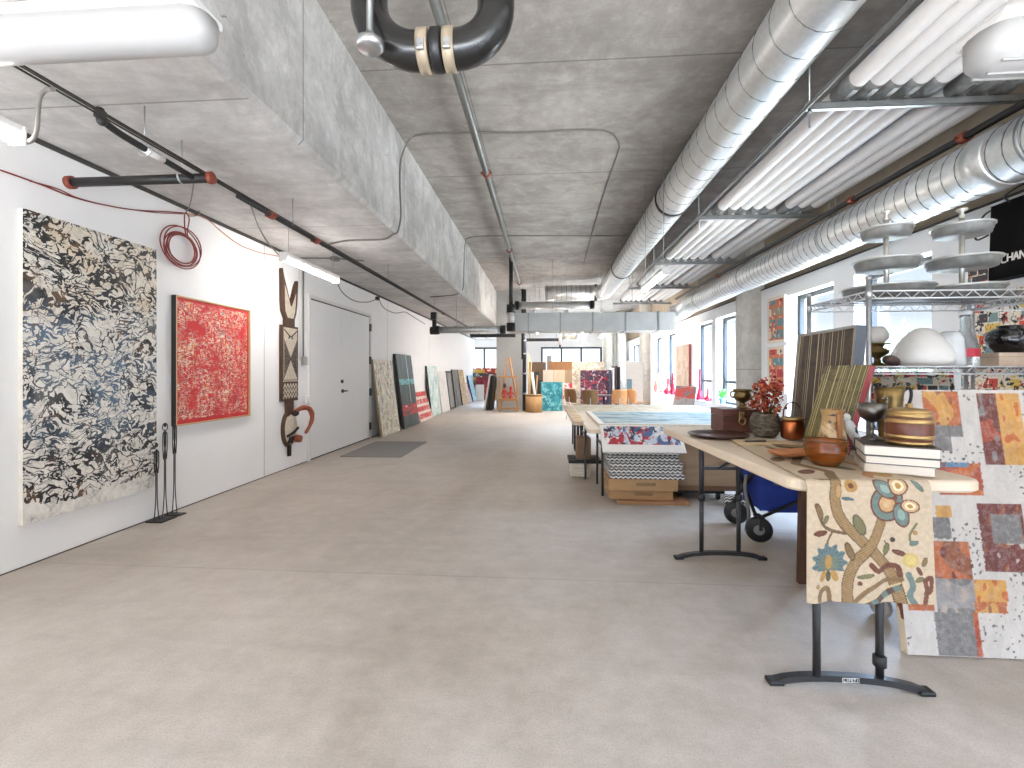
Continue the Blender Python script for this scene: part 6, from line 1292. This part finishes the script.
ZSH = [.18, .70, 1.165, 1.39, 1.82]
wire_shelf('chrome wire shelving on casters, holding the white lampshade and tray stands', SX0, SX1, ZSH)
wire_shelf('chrome wire shelving at the right edge, holding the black vase', SX1 + .045, SX1 + 1.065, ZSH)
# tiered tray stands
TINM = plain('galvanised_tin', (150, 150, 147), .45, .5, var=.3, scale=14)
def tray_stand(lab, x, y, tiers, ztop):
    t = thing('tray_stand', lab, 'tray stand', (x, y, ZSH[4] + .006), 0, 'tiered tin tray stands'); z0 = ZSH[4] + .006
    m = MB(); m.cyl((0, 0, .0), (0, 0, ztop - z0 - .05), .014, n=14); m.lathe([(.014, 0), (.02, .01), (.01, .03), (.012, .04), (.03, .055), (.028, .062), (0, .065)], (0, 0, ztop - z0 - .065), 16); m.build('pole', plain('tin_pole', (196, 192, 184), .35, .7), t)
    for r, z in tiers:
        m = MB(); zz = z - z0; m.lathe([(0, zz), (r * .9, zz), (r * .93, zz + .022), (r * .95, zz + .024), (r * .97, zz + .046), (r * 1.01, zz + .05), (r * 1.01, zz + .057), (r * .95, zz + .057), (r * .88, zz + .028), (r * .82, zz + .006), (0, zz + .006)], n=44); tr_ = m.build('tray', TINM, t); q = MB(); q.lathe([(r * 1.005, zz + .047), (r * 1.03, zz + .049), (r * 1.03, zz + .058), (r * 1.0, zz + .0585)], n=44); q.build('rolled_rim', plain('tin_rim', (196, 196, 192), .35, .6), tr_)
    return t
tray_stand('three tier tin tray stand on the shelving top, nearer the striped pictures', 2.125, 3.07, [(.235, ZSH[4] + .008), (.172, 2.0), (.136, 2.20)], 2.37)
tray_stand('three tier tin tray stand on the shelving top, before the black bag', 2.585, 3.09, [(.2, ZSH[4] + .008), (.182, 2.005), (.15, 2.21)], 2.38)
# middle shelf
z = ZSH[3] + .003
t = thing('lampshade', 'rounded triangular white glass lampshade on the wire shelf', 'lampshade', (2.285, 3.0, z)); m = MB(); m.lathe([(.09, 0), (.128, .003), (.147, .02), (.152, .045), (.147, .08), (.128, .125), (.098, .172), (.064, .21), (.035, .23), (0, .237)], n=44); m.build('shade', plain('frosted_white_glass', (226, 222, 216), .3, var=.015), t)
m = MB(); m.lathe([(.085, 0), (.1, 0), (.1, .008), (.085, .008)], n=32); m.build('collar', STEEL, t)
t = thing('pine_cone', 'brown scaly cone with a stalk lying left of the white lampshade', 'cone', (2.10, 2.99, z + .035), .0); m = MB(); m.ball((0, 0, 0), .035, (1.5, 1, .95), 14, (0, .35, 0)); m.build('body', plain('cone_brown', (72, 50, 42), .6, var=.4, scale=60, bump=.5), t); m = MB(); m.tube(cr([(.045, 0, -.012), (.075, 0, -.022), (.1, 0, -.03)], 4), [.012] * 4 + [.007] * 4 + [.004], 8); m.build('stalk', plain('cone_stalk', (62, 42, 36), .6), t)
t = thing('oil_lamp', 'small brass oil lamp with white globe behind the shelf post', 'oil lamp', (2.215, 3.28, z)); m = MB(); m.lathe([(0, 0), (.06, 0), (.055, .015), (.02, .03), (.018, .06), (.06, .09), (.065, .11), (.03, .13), (.04, .15), (.07, .152), (.07, .158), (0, .16)], n=24); m.build('base', BRASSD, t); m = MB(); m.lathe([(.035, .16), (.06, .19), (.065, .22), (.05, .25), (.035, .27), (.03, .27), (.045, .23), (.03, .165)], n=24); m.build('globe', plain('white_globe', (226, 220, 214), .3), t)
GL = glass('clear_glass', (236, 238, 236), .06); WRAP = glass('clear_wrap', (232, 234, 234), .22)
m = MB(); m.lathe([(0, 0), (.068, 0), (.072, .02), (.07, .1), (.066, .17), (.05, .205), (.03, .215), (.03, .21), (.045, .2), (.058, .1), (0, .01)], n=26)
for i, v in enumerate(m.v):
    if i % 26 % 3 == 0: v.x *= 1.06; v.y *= 1.06
tag(m.build('wrapped_vase', plain('ribbed_white_glass', (220, 222, 222), .18, var=.04), loc=(2.475, 3.04, z)), 'ribbed whitish glass vase right of the white lampshade', 'vase')
t = thing('glass_bottle', 'tall clear glass bottle with small red label on the wire shelf', 'bottle', (2.60, 3.08, z)); m = MB(); m.lathe([(0, 0), (.062, 0), (.066, .01), (.064, .1), (.05, .17), (.028, .24), (.026, .30), (.032, .305), (.032, .32), (.02, .32), (.018, .24), (.05, .1), (0, .02)], n=26); m.build('body', WRAP, t)
m = MB(); vs = [(.0668 * math.sin(a), -.0668 * math.cos(a), zz) for zz in (.06, .11) for a in [-.75 + .25 * k for k in range(7)]]; m.add(vs, [(k, k + 1, k + 8, k + 7) for k in range(6)], True); m.build('red_label', plain('label_red', (196, 40, 60), .4), t)
m = MB(); m.lathe([(0, .321), (.03, .321), (.034, .34), (.02, .352), (0, .354)], n=18); m.build('stopper', plain('stopper_white', (226, 226, 226), .25), t)
t = box_card('low pale wooden box under the black vase on the wire shelf', 2.74, 3.155, 3.02, 3.32, z, z + .085, plain('pale_box', (214, 190, 166), .6), False, 'wooden_box'); m = MB(); m.bb(-.2085, .2085, -.1505, .1505, .058, .06); m.build('lid_seam', plain('seam_brown', (150, 120, 96), .7), t)
t = MB(); t.lathe([(0, 0), (.066, 0), (.07, .008), (.102, .045), (.116, .085), (.108, .125), (.08, .15), (.058, .158), (.062, .17), (.054, .172), (.048, .158), (.09, .09), (0, .02)], n=40); tag(t.build('black_vase', plain('glossy_black', (20, 18, 20), .08, spec=.8, var=.05), loc=(2.90, 3.13, z + .0865)), 'round glossy black vase on the low pale box', 'vase')
# lower shelf: wrap, comic picture
n = NT('bubble_wrap', .25); n.color(n.ramp(n.noise(18, 3), [(.3, srgb(120, 122, 128)), (.7, srgb(186, 188, 192))])); n.bump(n.vor(70), .8, .01); m = MB()
m.grid(lambda u, v: Vector((-.32 + .64 * u, -.18 + .36 * v, .012 + .088 * (math.sin(PI * u) ** .4) * (math.sin(PI * v) ** .4) * (.85 + .25 * mnoise.noise(Vector((u * 6, v * 5, 2)))))), 30, 20)
m.add([(-.32, -.18, .008), (.32, -.18, .008), (.32, .18, .008), (-.32, .18, .008)], [(0, 1, 2, 3)]); tag(m.build('bubble_wrap', n.m, loc=(2.48, 2.98, ZSH[2] - .004)), 'crumpled silver grey bubble wrap on the shelf behind the big block painting', 'packing wrap')
CMC = [(226, 212, 190), (214, 70, 50), (226, 190, 90), (60, 56, 60), (226, 216, 200), (120, 150, 150), (236, 224, 206)]
def comic(nm, k, sx=9, sz=8): return blocks(nm, (226, 214, 196), CMC[k:] + CMC[:k], sx, sz, [((190, 48, 44), 14, .6, (1, 1, 1), .8), ((222, 178, 66), 12, .62, (1, 1, 1), .6), ((40, 36, 38), 20, .56, (1, 1, 1), 1.2)], .04)
o = canvas('low wide comic patterned picture leaning at the back of the shelf under the lampshade', .62, .19, .02, comic('comic_low', 1), EDGE_W); lean(o, (2.42, 3.33, ZSH[2] + .004), 0, .08)
# pictures and bag on the right wall beyond the shelving
o = canvas('large cream picture of many small comic drawings on the right wall', 1.5, 1.15, .03, comic('comic_big', 0, 6.5, 4.2), EDGE_W); wall_right_hang(o, 4.0, .92)
o = canvas('small yellow and red comic picture on the wall above the large cream one', .2, .2, .02, comic('comic_small', 2, 6, 6), EDGE_W); p = on_x(980, 272, XR); wall_right_hang(o, p.y, p.z - .1)
p0_, p1_ = on_x(988.5, 207, XR - .15), on_x(988.5, 281, XR - .15)
t = thing('shopping_bag', 'black shopping bag with white lettering hung high on the right wall', 'bag', (XR - .15, p0_.y, p1_.z)); bh = p0_.z - p1_.z; bw = .62
m = MB(); m.prism([(0, 0, 0), (.14, 0, 0), (.14, 0, bh), (.02, 0, bh)], (0, -bw, 0)); m.build('bag', plain('black_paper', (14, 12, 12), .8, var=.1, spec=.1), t)
for q in (0,):
    m = MB(); m.tube(cr([(.02, -.17, bh - .02), (-.0, -.15, bh + .04), (.01, -.3, bh + .085), (-.0, -.46, bh + .04), (.02, -.44, bh - .02)], 5), .007, 8); m.build('rope_handle', BLACK, t)
m = MB(); m.tube(cr([(.0, .0, bh * .62), (-.01, .1, bh * .6), (0, .12, bh * .75), (.02, .06, bh * .92), (.05, 0, bh * .97)], 5), .008, 8); m.build('side_cord', BLACK, t)
m = MB(); s0 = on_x(1001, 263, XR - .152); hL = .066; wL = .040; yy = s0.y - p0_.y; zz = s0.z - p1_.z
for i, ch in enumerate('CHANEL'):
    for a, b in G[ch]:
        xo = lambda v: (zz + v[1] * hL) / bh * .02 - .003; m.bar((xo(a), yy - i * .0515 - a[0] * wL, zz + a[1] * hL), (xo(b), yy - i * .0515 - b[0] * wL, zz + b[1] * hL), .012, .003, up=(1, 0, 0))
m.build('lettering', plain('letter_white', (226, 220, 210), .5), t)

# ================================================================ BIG BLOCK PAINTING LEANING ON THE SHELVING
BW, BH = 1.15, 1.275
def S4(*c): return srgb(*c)[:3]
WHT, ORG, YLO, GRY, DRD, BRO, RUS = S4(200, 193, 185), S4(188, 98, 42), S4(208, 152, 70), S4(118, 114, 112), S4(108, 42, 32), S4(140, 78, 40), S4(166, 66, 32)
def cm(cx, cy, my_=None):
    px, py = cx / 2.5625 + 880, cy / 2.5625 + 380; my_ = py if my_ is None else my_ / 2.5625 + 380; dy = 656 - my_; return ((px - (911 - .10 * dy)) / (203 - .045 * dy), (656 - py) / (206 + 8 * math.sin(PI * max(0, min(1, (656 - py) / 263)))))
BLK = []
for x0, x1, y0, y1, c1_, c2_, c3_ in [(118, 203, 38, 122, ORG, YLO, BRO), (132, 210, 122, 150, GRY, GRY, S4(110, 106, 106)), (142, 184, 150, 184, GRY, GRY, S4(120, 116, 116)), (252, 300, 42, 218, DRD, RUS, GRY), (298, 352, 42, 218, YLO, YLO, ORG), (150, 255, 215, 298, RUS, ORG, BRO), (152, 222, 214, 226, S4(90, 130, 160), S4(90, 130, 160), DRD), (145, 183, 325, 357, YLO, YLO, ORG), (140, 181, 357, 412, GRY, GRY, S4(120, 118, 116)), (252, 356, 318, 495, DRD, DRD, BRO), (276, 345, 345, 420, GRY, GRY, S4(112, 108, 106)), (276, 352, 420, 470, DRD, BRO, S4(180, 170, 160)), (138, 228, 418, 516, BRO, ORG, DRD), (146, 240, 516, 602, S4(150, 144, 142), GRY, S4(168, 150, 138)), (146, 242, 602, 706, GRY, GRY, S4(110, 104, 102)), (236, 311, 516, 572, YLO, YLO, ORG), (236, 311, 572, 600, ORG, YLO, BRO), (80, 142, 570, 600, ORG, ORG, RUS), (238, 250, 600, 706, RUS, ORG, RUS), (400, 480, 60, 200, ORG, YLO, RUS), (390, 500, 260, 330, GRY, GRY, DRD), (420, 510, 400, 520, YLO, ORG, RUS), (400, 470, 560, 690, GRY, GRY, DRD), (540, 640, 120, 300, DRD, BRO, GRY), (560, 650, 420, 600, YLO, ORG, RUS)]:
    a, b = cm(x0, y1, (y0 + y1) / 2), cm(x1, y0, (y0 + y1) / 2); BLK.append((a[0], b[0], a[1], b[1], c1_, c2_, c3_))
def block_col(u, v):
    x, zq = u * BW, v * BH; c = WHT; n1 = mnoise.noise(Vector((x * 9, zq * 9, 1))); n2 = mnoise.noise(Vector((x * 30, zq * 16, 4))); n3 = mnoise.noise(Vector((x * 60, zq * 60, 9)))
    xs = x
    for a, b, c0, d0, c1_, c2_, c3_ in BLK:
        j = .0025 * n3
        if a + j < xs < b + j and c0 + j < zq < d0 + j: c = c1_ if n1 < .12 else c2_; c = c3_ if n2 > .3 else c; c = tuple(q * (.9 + .2 * n2) for q in c)
    if c is WHT:
        k = mnoise.noise(Vector((x * 5, zq * 5, 7))); c = tuple(q * (.97 + .05 * n2) for q in WHT)
        if n3 > .42 - .2 * k and k > -.05: c = S4(84, 80, 80)
    return c
m = MB(); m.grid(lambda u, v: Vector((-BW / 2 + BW * u, -.045, BH * v)), 250, 270, False, block_col)
nf = len(m.f); m.cur = 1; w_ = BW / 2; m.add([(-w_, -.045, 0), (w_, -.045, 0), (w_, -.045, BH), (-w_, -.045, BH), (-w_, 0, 0), (w_, 0, 0), (w_, 0, BH), (-w_, 0, BH)], [(5, 4, 7, 6), (4, 0, 3, 7), (1, 5, 6, 2), (3, 2, 6, 7), (4, 5, 1, 0)])
o = m.build('painting', [paint_attr('block_paint', .5, .42), splat('paint_spattered_edge', (222, 206, 180), [((120, 60, 36), 9, .56, (1, 1, .6), .8), ((60, 44, 36), 14, .62, (1, 1, 1), .8)])]); tag(o, 'big white canvas with orange, red and grey blocks leaning on the shelving', 'painting')
pb = on_z(908, 656, 0); lean(o, (pb.x + BW / 2, pb.y + .045, 0), 0, math.asin(min(.15, SY0 - .02 - pb.y - .05)))

# ================================================================ OUTSIDE THE WINDOWS
def tree(lab, x, y, z0, z1, r, sd):
    t = thing('tree', lab, 'tree', (x, y, z0)); rn = random.Random(sd); h = z1 - z0
    m = MB(); m.tube(cr([(0, 0, 0), (.05, .05, h * .4), (0, 0, h * .8)], 5), [.16] * 5 + [.1] * 5 + [.04], 8); m.build('trunk', plain('bark', (96, 84, 72), .9), t)
    m = MB()
    for k in range(1500):
        a, b, q = rn.uniform(0, 2 * PI), rn.uniform(-1, 1), rn.uniform(.35, 1) ** .6; c = Vector((math.cos(a) * math.sqrt(1 - b * b) * r * q, math.sin(a) * math.sqrt(1 - b * b) * r * q, h * .66 + b * h * .34 * q)); u = Vector((rn.gauss(0, 1), rn.gauss(0, 1), rn.gauss(0, 1))).normalized(); w = u.orthogonal().normalized(); s = rn.uniform(.05, .11)
        m.add([c - u * s, c + w * s * .5, c + u * s, c - w * s * .5], [(0, 1, 2, 3)])
    tag(m.build('foliage', plain('tree_leaf', (70, 84, 46), .6, var=.35, scale=3), t), kind='stuff')
tree('green tree outside the window behind the wire shelving', 8.25, 11.6, -3.0, 2.62, .8, 3)
